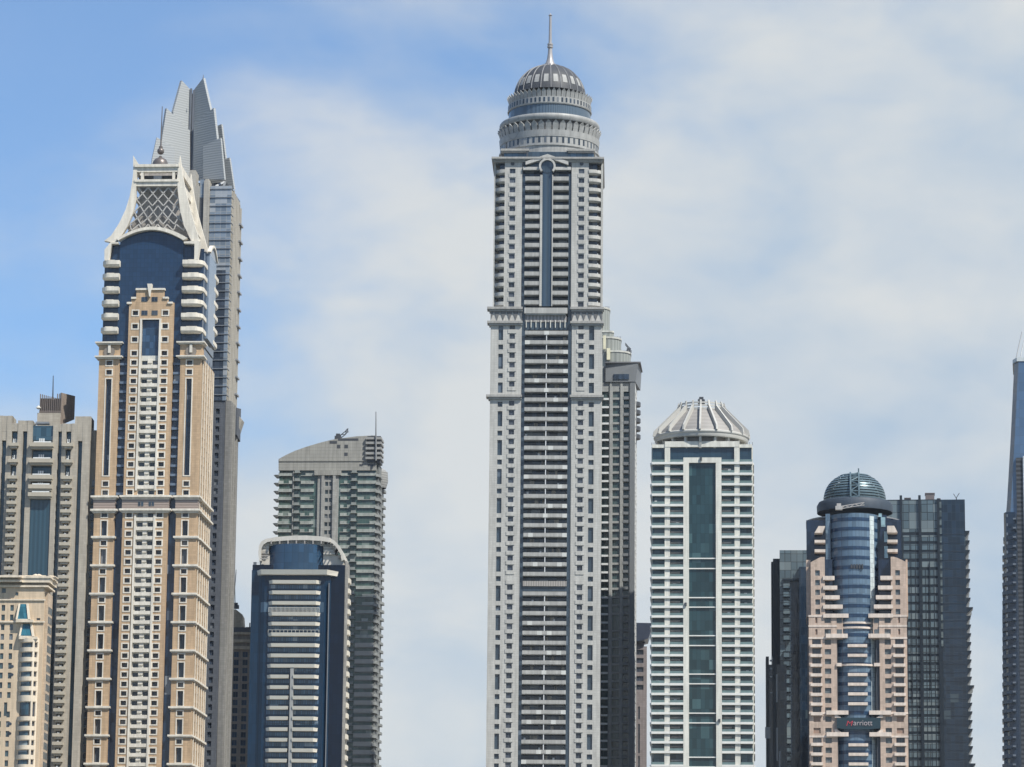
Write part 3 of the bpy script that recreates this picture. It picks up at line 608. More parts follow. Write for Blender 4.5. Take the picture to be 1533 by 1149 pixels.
# ================================================================== beige twin-roofed tower on the left
def beige_tower():
    b = Bld('beige_apartment_tower', 'beige apartment tower at the left edge with a slatted rooftop box and mast', 'skyscraper', 62, 700, 1302, -1.0)
    X, Z, e = b.X, b.Z, b.e; ST = SAND; DEP = 34
    LG = [-12, 1.5, 8, 13.5, 26, 32.5, 39, 46, 78, 85.5, 91, 94.5, 107.5, 115.5, 122, 134]
    x = {p: X(p) for p in LG}
    GLS = glass('teal_glass', (0.035, 0.075, 0.105), 1.9, 3.4, mull=(0.03, 0.05, 0.07), light=0.04)
    MB().box(x[-12]+0.5, x[134]-0.5, 1.8, DEP, 0, Z(640)).build('glass_core', GLS, e)
    zt = Z(646)
    def strip(pa, pb, yt, d=0.0, name='pier'):
        MB().box(X(pa), X(pb), d, 2.5, 0, Z(yt)).build(name, ST, e)
    for pa, pb, yt in ((-40, 1.5, 623), (8, 16.0, 623), (24.5, 32.5, 630), (39, 47, 630), (77.5, 85.5, 637), (91, 97.5, 634), (105, 115.5, 634), (122, 133.5, 623.2)): strip(pa, pb, yt)
    for pa, pb, ya, yb in ((1.5, 8, 646, 623), (32.5, 39, 646, 630), (85.5, 91, 646, 637), (115.5, 122, 647, 623.2), (16, 24.5, 646, 634), (97.5, 105, 646, 634.2)):
        MB().box(X(pa)+.01, X(pb)-.01, 0.15, 2.4, Z(ya), Z(yb)-.02).build('spandrel', ST, e)
    bm = paint('balcony_sand', (0.40, 0.36, 0.29), 0.7, var=0.08); bl = b.many('balcony', bm); rl = b.many('railing', paint('rail_white', (0.6, 0.62, 0.62)))
    h = 12.42*1302/FPX/math.cos(PITCH-0.02)
    tops = [Z(664.5), Z(689), Z(713.5)]; z = Z(727)
    while z > 60: tops.append(z); z -= h*0.995
    for pa, pb in ((12.8, 27.2), (93.3, 109.2)):
        for i, z in enumerate(tops):
            xa, xb = X(pa), X(pb); k = bl.new(); k.box(xa+.6, xb-.6, -1.4, 2.2, z-2.0, z-1.2); k.box(xa, xb, -1.9, 2.2, z-1.2, z)
            r = rl.new(w=0.2); r.box(xa+1.6, xb-1.6, -1.0, -0.9, z, z+0.45)
            for f in (0.35, 0.5, 0.7): r.box(xa+(xb-xa)*f, xa+(xb-xa)*f+0.25, 0.6, 0.9, z, z+1.9)
    for z in [Z(664), Z(688), Z(712.5), Z(727), Z(738.5)]:
        k = bl.new(); k.box(X(44.5), X(79.5), -2.1, 2.2, z-1.5, z); k.box(X(45.5), X(78.5), -1.4, 2.2, z-2.3, z-1.5)
        r = rl.new(); r.box(X(50), X(76), -1.6, -1.5, z, z+0.5)
        for f in (57, 60, 63): r.box(X(f), X(f)+0.5, 0.2, 0.5, z, z+1.9)
    MB().box(X(47), X(77.5), 0.5, 1.75, 0, Z(743)).build('central_glazing', louvre('teal_ribbed', (0.03, 0.07, 0.10), 1.6, 0.72, 0.12, vertical=True), e)
    MB().box(X(45.5), X(78.5), 0.7, 1.9, Z(659), Z(637.2)).build('central_glazing', GLS, e)
    # roof volumes
    MB().box(X(27), X(47), 0.2, 8, Z(641), Z(630)-.05).build('roof_block', ST, e)
    MB().box(X(77), X(109), 0.3, 12, Z(645), Z(634.6)).build('roof_block', ST, e)
    m = MB(); m.box(X(110), X(133.8), 0.1, 9, Z(660), Z(623.2)-.02); m.build('roof_block', ST, e)
    m = MB(); m.box(X(-40), X(16), 0.2, 9, Z(660), Z(623)-.02); m.build('roof_block', ST, e)
    MB().box(X(134)-0.3, X(140.5), 4, DEP, 0, Z(641)).build('side_wing', ST, e)
    MB().box(X(140.5)-.2, X(146), 12, DEP+6, 0, Z(651)).build('rear_wing', stone('brown_wall', (0.2, 0.17, 0.15)), e)
    ar = b.many('side_opening', [PANE, MULL])
    for z in tops[2:]:
        k = ar.new((X(134), 1, 0)); a = [(0.5, z-3), (2.1, z-3), (2.1, z-1.2), (1.9, z-0.7), (1.3, z-0.45), (0.7, z-0.7), (0.5, z-1.2)]; k.prism(a, 2.9, 3.2); k.box(0.5, 2.2, 2.4, 3.0, z-3.3, z-2.6, 1)
    # slatted rooftop box
    d0 = 8
    MB().box(X(53, d=d0), X(88, d=d0), d0, d0+13, Z(640, d0), Z(618.5, d0)).build('penthouse', ST, e)
    BR = paint('slat_brown', (0.17, 0.14, 0.125), 0.6)
    m = MB(); zc = Z(618, d0)
    for i in range(12):
        px = 56+2.85*i; m.box(X(px, d=d0), X(px+1.1, d=d0), d0, d0+0.8, zc, Z(589.5 if i > 8 else 590+i*0.7, d0))
    m.box(X(55.5, d=d0), X(88, d=d0), d0+0.2, d0+0.6, zc, zc+0.8); m.box(X(55.5, d=d0), X(88, d=d0), d0+1, d0+8, zc, Z(596, d0)); m.build('slatted_screen', BR, e)
    m = MB(); xs_ = X(88, d=d0); xe = X(102, d=d0); m.sheet([(xs_, d0, Z(637, d0)), (xs_, d0, Z(588, d0)), (xe, d0+12, Z(593, d0+12)), (xe, d0+12, Z(628, d0+12))], (-0.5, 0.8, 0)); m.build('wing_wall', stone('wing_wall_brown', (0.24, 0.195, 0.165)), e)
    MB().tube((X(79, 600, 12), 12, Z(600, 12)), (X(79.7, 563, 12), 12, Z(562.6, 12)), 0.28, 0.14).build('mast', DARKM, e)
    m = MB(); m.lathe(X(57.5, 612, d0-0.8), d0-0.8, [(0.1, zc+1), (1.0, zc+1.6), (0.1, zc+2.6)], 16); m.build('dish', WHITE, e)
    m = MB(); zd = Z(634, 4); m.box(X(49), X(69), 3, 6, zd-0.3, zd+0.4); m.tube((X(44), 3, zd-1), (X(52), 3, zd-.2), 0.3); m.build('roof_rail', STEEL, e)
    b.done(); return b

# ================================================================== cream palace block in the left corner
def cream_block():
    b = Bld('cream_apartment_block', 'cream block with corniced roof and a bowed balcony stack, bottom left corner', 'apartment block', 40, 1000, 1235, -3.0)
    X, Z, e = b.X, b.Z, b.e; DEP = 13
    C = stone('warm_cream', (0.60, 0.47, 0.33), var=0.03, joint=0.92); CT = stone('cream_moulding', (0.70, 0.60, 0.47), var=0.03, joint=0.95)
    x1 = X(62.5); x0 = X(-45)
    TG = glass('teal_dormer', (0.03, 0.12, 0.16), 1.4, 2.0)
    WN = pane('teal_window', (0.05, 0.09, 0.10)); wn = b.many('window', [WN, MULL, CT])
    h = 14.5*1235/FPX/math.cos(PITCH-.07)
    Hh = []; z = Z(910.5)
    rowz = []
    while z > 50: rowz.append(z); z -= h
    for i, z in enumerate(rowz):
        for pa, pb in ((-14, -9.5), (-1, 4.3), (12, 17.3)):
            if i == 10: continue
            Hh.append((X(pa), X(pb), z-1.05, z+1.05))
    Hh += [(X(8), X(13), Z(1072.5), Z(1052)), (X(-5), X(-1), Z(1072.5), Z(1052)), (X(19), X(23.4), Z(892), Z(887)-.01), (X(-2), X(4.5), Z(888), Z(881)), (X(52), X(57.5), Z(929), Z(925.5))]
    m = MB(); m.grid(x0, x1, 0, Z(879), Hh, 0, 0.5); m.build('wall', C, e)
    for h_ in Hh: win(wn.new(), *h_, 0.35, 0.2)
    MB().box(x0, x1-0.3, 0.51, DEP, 0, Z(879)).build('core', C, e)
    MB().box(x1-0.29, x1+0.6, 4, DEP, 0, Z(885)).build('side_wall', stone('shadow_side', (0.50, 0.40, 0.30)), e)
    rn = random.Random(3); sw = b.many('side_window', [WN, MULL])
    for z in rowz:
        for u in (5.5, 8, 10.5): win(sw.new((x1+0.6, 0, 90)), u, u+1.6, z-1.2, z+1.2, -0.06, 0.05)
    co = b.many('cornice', CT)
    for i, (ya, yb, g) in enumerate(((863.5, 866.5, 1.7), (866.5, 869, 1.4), (869, 873, 1.3), (877, 879.5, 0.8), (897.5, 899.5, 0.45), (930.5, 932.5, 0.5))):
        k = co.new(); k.box(x0, x1+g+(0.6 if i < 4 else 0), -g, DEP if i < 4 else 0.4, Z(yb), Z(ya))
    for ya, g in ((864, 3.2), (870, 1.9)): k = co.new(); k.box(X(-10), X(30), -g-0.9, 0, Z(ya+3), Z(ya))
    MB().box(x0+1, x1, 1, DEP-1, Z(879)+.01, Z(861)).build('parapet', CT, e)
    m = MB(); a, c = X(63), X(74); m.box(a, c, 4, 9, Z(866), Z(862)); m.box(a-.4, c+.4, 3.6, 9.4, Z(862), Z(860.6)); m.box(a+.5, c-.5, 4.4, 8.6, Z(860.6), Z(859)); m.build('corner_turret', CT, e)
    m = MB()
    for px in (46, 51): m.lathe(X(px), 3, [(1.1, Z(862)), (1.1, Z(859.5)), (0.2, Z(857.8))], 14)
    m.build('roof_cupola', CT, e, smooth=True)
    for ya, yb, p in ((929, 904.8, [(23.5, 42.5), (26, 38)]), (954.3, 934.5, [(29, 49.5), (31, 44.5)])):
        za, zb = Z(ya), Z(yb); (b0, b1), (t0, t1) = p
        q_ = [(X(b0), -1.6, za), (X(b1), -1.6, za), (X(t1), -0.2, zb), (X(t0), -0.2, zb)]
        m = MB(); m.sheet(q_, (0, 1.2, 0)); m.build('dormer_glazing', TG, e)
        m = MB(); m.bar(q_[1], q_[2], 0.8); m.bar(q_[0], q_[3], 0.6); m.bar(q_[0], q_[1], 0.5); m.build('dormer_frame', CT, e)
        co.new().box(X(b0-1), X(b1+6), -1.9, 0, za-0.9, za)
    # bowed balcony bay
    cx = X(43); r = X(58.5)-cx; bl = b.many('bowed_balcony', CT, smooth=True); bw = b.many('bay_glazing', glass('bay_glass', (0.03, 0.07, 0.10), 1.2, 3, light=0.2, lcol=(0.3, 0.36, 0.38)), smooth=True)
    ytops = [956, 970.3, 985, 999.5, 1014, 1028.5, 1042]; ytops += [1073.5+14.35*i for i in range(12)]
    fr = MB(); fr.lathe(cx, 1.5, [(r*0.80, 0), (r*0.80, Z(956))], 24, 180, 360); fr.build('bay_core', DARKM, e)
    for i, y in enumerate(ytops):
        zt = Z(y); hh = 1.75 if i not in (6,) else 2.4
        k = bl.new(); k.lathe(cx, 1.5, [(r*0.85, zt-hh), (r*1.0, zt-hh+0.3), (r*1.02, zt), (r*0.85, zt)], 20, 180, 360, closed=True)
        g = bw.new(); zz = zt-hh-1.75 if i != 6 else Z(1071); g.lathe(cx, 1.5, [(r*0.83, zz), (r*0.83, zt-hh)], 14, 205, 285)
    pm = MB()
    for a in (188, 300, 335, 352):
        pm.tube((cx+r*0.9*math.cos(R(a)), 1.5+r*0.9*math.sin(R(a)), 0), (cx+r*0.9*math.cos(R(a)), 1.5+r*0.9*math.sin(R(a)), Z(957)), 0.45)
    pm.build('bay_column', CT, e)
    for y in (998, 1010.5, 1084, 1098.5):
        m = MB(); z = Z(y); m.prism([(X(17.8)+0.7*math.cos(R(a)), z+0.55*math.sin(R(a))) for a in range(0, 360, 30)], -0.1, 0.1); m.build('porthole', PANE, e)
    b.done(); return b

# ================================================================== grey-green tower with the curved sloping roof
def green_tower():
    b = Bld('curved_roof_tower', 'grey tower with green glass, side balconies and a roof curving up to a mast', 'skyscraper', 490, 800, 1425, -4.0)
    X, Z, e = b.X, b.Z, b.e; DEP = 22
    CL = stone('grey_panel', (0.33, 0.325, 0.30), bw=1.6, bh=1.4, joint=0.62, var=0.04)
    x0, x1 = X(417, 700), X(563.5, 700)
    roof = [(417, 687.6), (428, 681.5), (441, 675.5), (459, 669), (480, 662.8), (497, 658.6), (510, 656.5), (534.5, 653.5), (550, 652.6), (562.5, 652.2)]
    P = lambda px, py: (X(px, py), Z(py, 0, px))
    m = MB(); m.prism([P(417, 704.5), *[P(*p) for p in roof], P(563.5, 704.5)], 0, 1.2); m.build('roof_screen', CL, e)
    m = MB(); m.prism([P(417.6, 704.3), *[(P(px, py)[0], P(px, py)[1]-1.5) for px, py in roof], P(562.6, 704.3)], 1.21, 9); m.build('roof_slab', CL, e)
    m = MB()
    for (pa, pb, ya, yb) in ((493.5, 504.5, 664.5, 660.5), (504.5, 509.5, 671.5, 666.2), (515.5, 521, 671.5, 666.2), (515.3, 520.5, 683, 678), (506, 536.5, 660.2, 656.8), (538, 543, 698.5, 695.5), (550.5, 562, 698.5, 695.5)):
        MB().box(X(pa, ya), X(pb, ya), -0.05, 0.3, Z(ya), Z(yb)).build('screen_opening', DARKM, e)
    m = MB()
    for ya in (655.5, 662.5, 670.5, 678, 685): m.box(X(548, 660), X(571.5, 660), -1.2, 9, Z(ya+3.5), Z(ya))
    m.build('roof_louvre', paint('screen_grey', (0.30, 0.30, 0.29)), e)
    MB().box(X(550, 660), X(570, 660), -0.3, 8, Z(693), Z(653.6)).build('lift_room', DARKM, e)
    MB().box(x0-0.1, x1+0.2, -0.25, 0, Z(691), Z(689.7)).build('string_course', CL, e)
    # shaft
    GR = glass('green_glass', (0.045, 0.085, 0.075), 1.5, 3.25, mull=(0.10, 0.12, 0.115), light=0.10, lcol=(0.27, 0.31, 0.29), var=0.3)
    MB().box(x0+0.3, x1-0.3, 0.9, DEP, 0, Z(704.6)).build('glass_core', GR, e)
    h = (Z(716)-Z(716+12.1*12))/12; zs = []; z = Z(707.5)
    while z > 70: zs.append(z); z -= h
    sp = b.many('spandrel', [paint('pale_green_spandrel', (0.33, 0.355, 0.33), 0.35, var=0.2), paint('grey_spandrel', (0.36, 0.36, 0.34), 0.5, var=0.1)])
    bl = b.many('balcony', paint('balcony_pale', (0.24, 0.26, 0.25), 0.6)); CLm = b.many('edge_balcony', paint('edge_balcony_grey', (0.22, 0.23, 0.225), 0.6))
    xm = {p: X(p, 800) for p in (414, 438, 448.5, 468.5, 474, 480, 484, 497, 501, 508, 523.5, 534, 560)}
    rn = random.Random(4)
    for i, z in enumerate(zs):
        lo = i > 20; mi = 1 if lo else 0
        for a, c in ((414, 438), (448.5, 468.5), (508, 523.5), (534, 560)):
            xa = x0 if a == 414 else xm[a]; xc = x1 if c == 560 else xm[c]
            if lo:
                sp.new().box(xa, xc, 0.25, 0.88, z-1.7, z, 1)
            else:
                n = 3; hw = 1.15
                for k in range(n):
                    if rn.random() < 0.86: sp.new().box(xa+(xc-xa)*k/n+0.03, xa+(xc-xa)*(k+1)/n-0.03, 0.55, 0.88, z-hw-(0.2 if rn.random() < .3 else 0), z, 0)
            sp.new().box(xa, xc, 0.35, 0.89, z-0.2-(1.75 if lo else 1.15), z-(1.75 if lo else 1.15)-0.02, 1)
        for a, c in ((438, 448.5), (523.5, 534)):
            k = bl.new(); k.box(xm[a], xm[c], -0.5, 0.88, z-0.3, z-0.1); k.box(xm[a]+0.4, xm[c]-0.4, -0.4, -0.3, z-0.1, z+0.85); 
    PR = stone('grey_pier', (0.34, 0.34, 0.325))
    for a, c, d in ((474, 480, 0.1), (501, 505.5, 0.1), (480, 484, -0.5), (497, 501, -0.5)): MB().box(X(a, 800), X(c, 800), d, 2, 0, Z(706)).build('pier', PR, e)
    MB().box(X(436.6, 800), xm[438], 0.2, 1.5, 0, Z(706)).build('pier', PR, e)
    pn = b.many('window', [pane('bay_window', (0.03, 0.045, 0.05)), MULL])
    H = []
    for z in zs: H += [(xm[484]+0.3, (xm[484]+xm[497])/2-0.2, z-h+1.1, z-0.55), ((xm[484]+xm[497])/2+0.2, xm[497]-0.3, z-h+1.1, z-0.55)]
    m = MB(); m.grid(xm[484], xm[497], 0, Z(709), H, 0.3, 0.6); m.build('window_bay', PR, e)
    for h_ in H: win(pn.new(), *h_, 0.7, 0.15, bars=0)
    MB().box(X(471, 706), X(511, 706), -0.6, 1, Z(712), Z(704.6)).build('bay_head', CL, e)
    # left-hand balconies and right-hand wing with stacked angled balconies
    for z in zs:
        k = CLm.new(); k.plan([(x0-1.2, 1), (x0-0.6, -0.3), (x0+0.2, -0.3), (x0+0.2, 5), (x0-1.2, 5)], z-1.7, z-1.0, pts2=[(x0-2.0, 0.6), (x0-1.0, -0.5), (x0+0.2, -0.5), (x0+0.2, 5), (x0-2.0, 5)])
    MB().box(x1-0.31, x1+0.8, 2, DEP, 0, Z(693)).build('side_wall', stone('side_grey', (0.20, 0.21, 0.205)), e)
    for i, z in enumerate(zs):
        g = 0.5*math.sin(i*0.9)
        k = CLm.new(); k.plan([(x1-0.2, -0.3), (x1+1.5, 2.2), (x1+1.5, 9.5), (x1-0.2, 9.5)], z-1.7, z-0.6)
        k = CLm.new(); k.plan([(x1+0.8, 16), (x1+1.8+g*0.3, 18.5), (x1+1.8+g*0.3, 22), (x1+0.8, 22)], z-2.0, z-1.0)
    m = MB()
    m.lathe(x1-1.0, 16, [(3.4, Z(722)), (4.2, Z(712)), (4.0, Z(698)), (2.5, Z(693))], 24, -80, 60); m.build('round_louvre', louvre('round_louvre', (0.33, 0.33, 0.32), 1.0, 0.6), e, smooth=True)
    MB().tube((X(563.6, 640, -1.5), -1.5, Z(690, -1.5)), (X(562.8, 620, -1.5), -1.5, Z(617, -1.5)), 0.42, 0.18).build('mast', STEEL, e)
    b.done(); return b

def roof_crane(name, label, b, px, py, d, pts, wdt=0.7, cat='crane', CM=None):
    CM = CM or DARKM
    """a small maintenance crane standing on a roof of building b; pts are the jib joints in pixels"""
    p = [b.L(x, y, d) for x, y in pts]; o = b.L(px, py, d)
    Wm = Matrix.Translation(b.O) @ Matrix.Rotation(b.yaw, 4, 'Z')
    e = bpy.data.objects.new(name, None); COL.objects.link(e); e.location = Wm @ o; e.rotation_euler = (0, 0, b.yaw)
    e['label'] = label; e['category'] = cat
    lo = [q - o for q in p]
    m = MB(); m.box(-1.3, 1.3, -1.2, 1.2, 0, 1.4); m.box(-0.8, 0.8, -0.8, 0.8, 1.4, 2.4); m.build('base', CM, e)
    for a, c in zip(lo[:-1], lo[1:]):
        m = MB(); v = Vector((0, 0.35, 0)); s_ = Vector((0.0, 0, wdt*0.5))
        for k in (v+s_, v-s_, -v+s_, -v-s_): m.bar(a+k, c+k, 0.2)
        n = max(2, int((c-a).length/1.4))
        for i in range(n):
            f, g = i/n, (i+1)/n; sg = 1 if i % 2 else -1; m.bar(a.lerp(c, f)+v+s_*sg, a.lerp(c, g)+v-s_*sg, 0.14); m.bar(a.lerp(c, f)-v+s_*sg, a.lerp(c, g)-v-s_*sg, 0.14)
        m.build('jib', CM, e)
    return e

# ================================================================== blue tower with cream brow ledges
def blue_tower():
    b = Bld('blue_glass_tower', 'navy glass tower banded by cream brow ledges under an arched roof canopy', 'skyscraper', 445, 950, 1215, -2.5)
    X, Z, e = b.X, b.Z, b.e; DEP = 32
    BG = glass('brow_blue_glass', (0.006, 0.024, 0.052), 1.5, 3.5, ior=1.38, var=0.12, wav=0.02, light=0.02, lcol=(0.1, 0.16, 0.22))
    DB = glass('brow_dark_glass', (0.004, 0.010, 0.024), 1.5, 3.5, ior=1.35, var=0.15)
    LC = paint('brow_cream', (0.66, 0.61, 0.52), 0.6, var=0.04)
    x0, x1 = X(374), X(515.5); f0, f1 = X(388), X(491.5)
    MB().box(x0, x1-0.4, 3.2, 18, 0, Z(844)).build('tower_body', DB, e)
    MB().plan([(x0, 3.19), (x0, 1.6), (f0-0.6, 1.6), (f0+1.5, 0), (f1-1.5, 0), (f1+0.4, 1.6), (f1+0.4, 3.19)], 0, Z(853)).build('curtain_wall', BG, e)
    MB().box(f1+0.41, x1-0.4, 2.6, 3.18, 0, Z(848)).build('recess_wall', DB, e)
    MB().box(X(490.6), X(491.4), -0.2, 1.2, 60, Z(873)).build('edge_rail', STEEL, e)
    sw = stone('pale_side', (0.30, 0.285, 0.26)); MB().box(x1-0.39, x1+0.1, 3.0, 15, 0, Z(838)).build('side_wall', sw, e)
    sd = b.many('side_balcony', LC); z = Z(860)
    h = (Z(873)-Z(1139.8))/17
    while z > 70:
        sd.new().box(x1+0.1, x1+0.9, 8, 13, z-1.8, z-0.2); z -= h
    MB().box(x1-.1, x1+0.5, 3.4, 5.0, 0, Z(846)).build('side_pier', sw, e)
    def brow(mb, xa, xb, z, t, g, ch):
        lo = [(xa, 0.9), (xa+ch, -g+0.3), (xb-ch, -g+0.3), (xb, 0.9)]; hi = [(xa-0.2, 0.9), (xa+ch-0.1, -g), (xb-ch+0.1, -g), (xb+0.2, 0.9)]
        mb.plan(lo, z-t, z, pts2=hi)
    br = b.many('brow_ledge', LC)
    X5 = lambda p: X(p, 1000)
    k = br.new(); xa, xb = X(385.5, 860), X(505.5, 860)
    k.plan([(xa, 1), (xa+1.6, -2.0), (X(490, 860), -2.0), (xb, 3.1), (xb, 3.18), (xa, 3.18)], Z(861.5), Z(854.5), pts2=[(xa-.3, 1), (xa+1.4, -2.6), (X(491, 860), -2.6), (xb+.4, 3.1), (xb+.4, 3.18), (xa-.3, 3.18)])
    ys = [870, 872.5, 888.2, 904, 920.4, 935, 951, 967, 982.5, 998, 1014, 1030, 1045.5, 1060.8, 1076.4, 1092.8, 1108.6, 1124.2, 1139.8, 1155.4, 1171, 1187]
    for i, y in enumerate(ys[1:]):
        z = Z(y-2.6); dx = 0
        if y < 1005: brow(br.new(), X5(397.5), X5(480), z, 1.15, 2.0, 2.0)
        else:
            for a, c in ((397.5, 432.6), (439.8, 480)):
                k = br.new(); xa, xb = X5(a), X5(c); c0 = 2.0 if a < 400 else 0.01; c1 = 2.0 if c > 470 else 0.01
                k.plan([(xa, 0.9), (xa+c0, -1.7), (xb-c1, -1.7), (xb, 0.9)], z-1.15, z, pts2=[(xa-.1, 0.9), (xa+c0-.1, -2.0), (xb-c1+.1, -2.0), (xb+.1, 0.9)])
    # faint recessed window bands beneath each brow
    bw = b.many('window_band', glass('band_glass', (0.035, 0.075, 0.13), 0.8, 3, mull=(0.02, 0.03, 0.04), light=0.08, lcol=(0.2, 0.25, 0.3), mw=0.09))
    for i, y in enumerate(ys[1:]):
        z = Z(y+2.6)
        bw.new().box(X5(400), X5(478), -0.06, 0.02, z-1.5, z-0.1)
    rl = MB()
    for y, n in ((920.4, 40), (951, 14)):
        for k in range(n): xx = X5(401)+(X5(477)-X5(401))*k/(n-1); rl.box(xx-0.06, xx+0.06, -1.6, -1.5, Z(y-2.6), Z(y-2.6)+(1.6 if n > 20 else 0.9))
        rl.box(X5(401), X5(477), -1.6, -1.5, Z(y-2.6)+(1.6 if n > 20 else 0.9), Z(y-2.6)+(1.7 if n > 20 else 1.0)); rl.build('railing', WHITE, e); rl = MB()
    MB().box(X(435.3, 1060)-.28, X(437.8, 1060)+.28, -1.5, -0.02, 60, Z(996)).build('mullion_fin', paint('fin_pale', (0.30, 0.30, 0.29)), e)
    # drum of glass on the roof and its canopy
    cx = (X(401.7, 835)+X(481.6, 835))/2; r = (X(481.6, 835)-X(401.7, 835))/2
    rr = r*1.25; cyd = math.sqrt(max(0.01, rr*rr-r*r)); a_ = math.degrees(math.asin(r/rr))
    m = MB(); m.lathe(cx, 0.15+rr, [(rr, Z(853)), (rr, Z(814)), (0.1, Z(814)+.05)], 28, 270-a_, 270+a_); m.build('roof_drum', glass('drum_blue', (0.02, 0.055, 0.105), 2.2, 3.5, var=0.25, light=0.1, lcol=(0.12, 0.2, 0.28)), e, smooth=True)
    MB().box(cx-r, cx+r, 1.5+rr*0.42, 24, Z(844)+.01, Z(816)).build('roof_room', DB, e)
    SB = paint('canopy_beige', (0.50, 0.47, 0.42), 0.55)
    for pa, pb, dd in ((387, 402, 4.5), (482, 513, 4.5)):
        MB().box(X(pa, 835), X(pb, 835), dd, 17, Z(844), Z(828)).build('canopy_base', SB, e)
    SLT = louvre('canopy_slats', (0.46, 0.43, 0.38), 1.1, 0.62)
    MB().box(X(389.5, 830), X(400.8, 830), 3.3, 16, Z(828)+.01, Z(810)).build('slatted_wall', SLT, e)
    MB().box(X(482.5, 830), X(500, 830), 3.6, 16, Z(828)+.01, Z(813)).build('slatted_wall', SLT, e)
    MB().box(X(400, 830), X(484, 830), 3.6, 16, Z(815), Z(805.5)).build('canopy_soffit', SB, e)
    # canopy: curved slab over the drum, turning down at both ends
    m = MB(); prof = [(386.3, 838), (385.2, 826), (386, 816), (389.5, 809), (396, 805.2), (412, 802.2), (435, 800.4), (457, 800), (478, 801.2), (493, 803.5)]
    pr2 = [(493, 810), (478, 808), (457, 806.8), (435, 807), (414, 808.4), (399, 809.6), (393, 813.5), (390, 819), (389, 826), (390, 838)]
    Q = lambda px, py, d=-1: (b.X(px, py, d), b.Z(py, d, px))
    m.prism([Q(*p) for p in prof] + [Q(*p) for p in pr2], 2.0, 20); m.build('canopy', SB, e)
    pr = [(493, 803.5), (500, 808), (507, 815.5), (512, 825), (514.3, 836)]; pq = [(510.3, 838), (508, 827), (503.5, 819), (497.5, 812.5), (492, 808.6)]
    m = MB(); m.prism([Q(*p) for p in pr] + [Q(*p) for p in pq], 2.3, 20); m.build('canopy', SB, e)
    m = MB()
    for i in range(7):
        px = 405+12.5*i; m.box(b.X(px, 808, -1)-0.22, b.X(px, 808, -1)+0.22, 1.6, 3.5, Z(813.5), Z(808.5))
    for i in range(6):
        f = i/5.0; px = 389.5+2.5*f; m.box(b.X(389, 820), b.X(401, 820), 2.0+i*0.6, 2.4+i*0.6, Z(836-i*4.5), Z(834.5-i*4.5))
    for i in range(6):
        px = 492+3.7*i; py = 811+ (i**1.5)*1.7; m.bar((b.X(px, py), -0.5, Z(py+1)), (b.X(px-7, py), 7, Z(py+5)), 0.35)
    m.build('canopy_rib', paint('rib_taupe', (0.3, 0.28, 0.26)), e)  # ribs in a darker tone than the canopy
    m = MB()
    for px in (378.5, 381): m.tube((X(px, 842), 4, Z(844)), (X(px, 842), 4, Z(839.5)), 0.25)
    m.box(X(377, 842), X(388, 842), 3.9, 4.1, Z(841), Z(840.6)); m.build('roof_railing', STEEL, e)
    b.done(); return b

# ================================================================== small brown tower glimpsed between neighbours
def brown_tower():
    b = Bld('brown_apartment_tower', 'low brown tower with paired windows in the gap left of the navy glass tower', 'tower', 360, 1000, 1460, 0)
    X, Z, e = b.X, b.Z, b.e
    BR = stone('brown_stucco', (0.235, 0.20, 0.165)); LT = stone('tan_band', (0.40, 0.33, 0.24))
    x0, x1 = X(326), X(381)
    h = 11.98*1460/FPX/math.cos(PITCH-.08); H = []; z = Z(976)
    cols = [(X(a), X(c)) for a, c in ((331, 338), (349.5, 357), (362.7, 370.5))]
    while z > 70:
        H += [(a, c, z-2.3, z) for a, c in cols]; z -= h
    m = MB(); m.grid(x0, x1, 0, Z(947), H, 0, 0.5); m.build('wall', BR, e)
    wn = b.many('window', [pane('brown_tower_window', (0.03, 0.05, 0.08)), MULL])
    for h_ in H: win(wn.new(), *h_, 0.35, 0.15)
    MB().box(x0, x1, 0.51, 24, 0, Z(947)-.05).build('core', BR, e)
    l = b.many('ledge', LT)
    for ya, yb in ((947, 950.5), (958, 962.5), (968, 972.5)): l.new().box(x0-.5, x1+.5, -0.9, 24, Z(yb), Z(ya))
    MB().box(x0, x1-1, 1.2, 22, Z(947)+.01, Z(939)).build('attic', DARKM, e)
    P = lambda px, py: (X(px, py), Z(py, 0, px))
    m = MB(); m.prism([P(340, 939), P(340, 912), P(352.5, 911.6), P(362.5, 919.5), P(363.8, 939)], 2, 14); m.build('stair_tower', LT, e)
    m = MB(); m.tube((X(372), 1.5, Z(940)), (X(372), 1.5, Z(932)), 0.25); m.tube((X(374.5), 1.5, Z(940)), (X(374.5), 1.5, Z(936)), 0.25); m.box(X(366), X(378), 1, 1.3, Z(940), Z(938.5)); m.build('roof_railing', DARKM, e)
    b.done(); return b

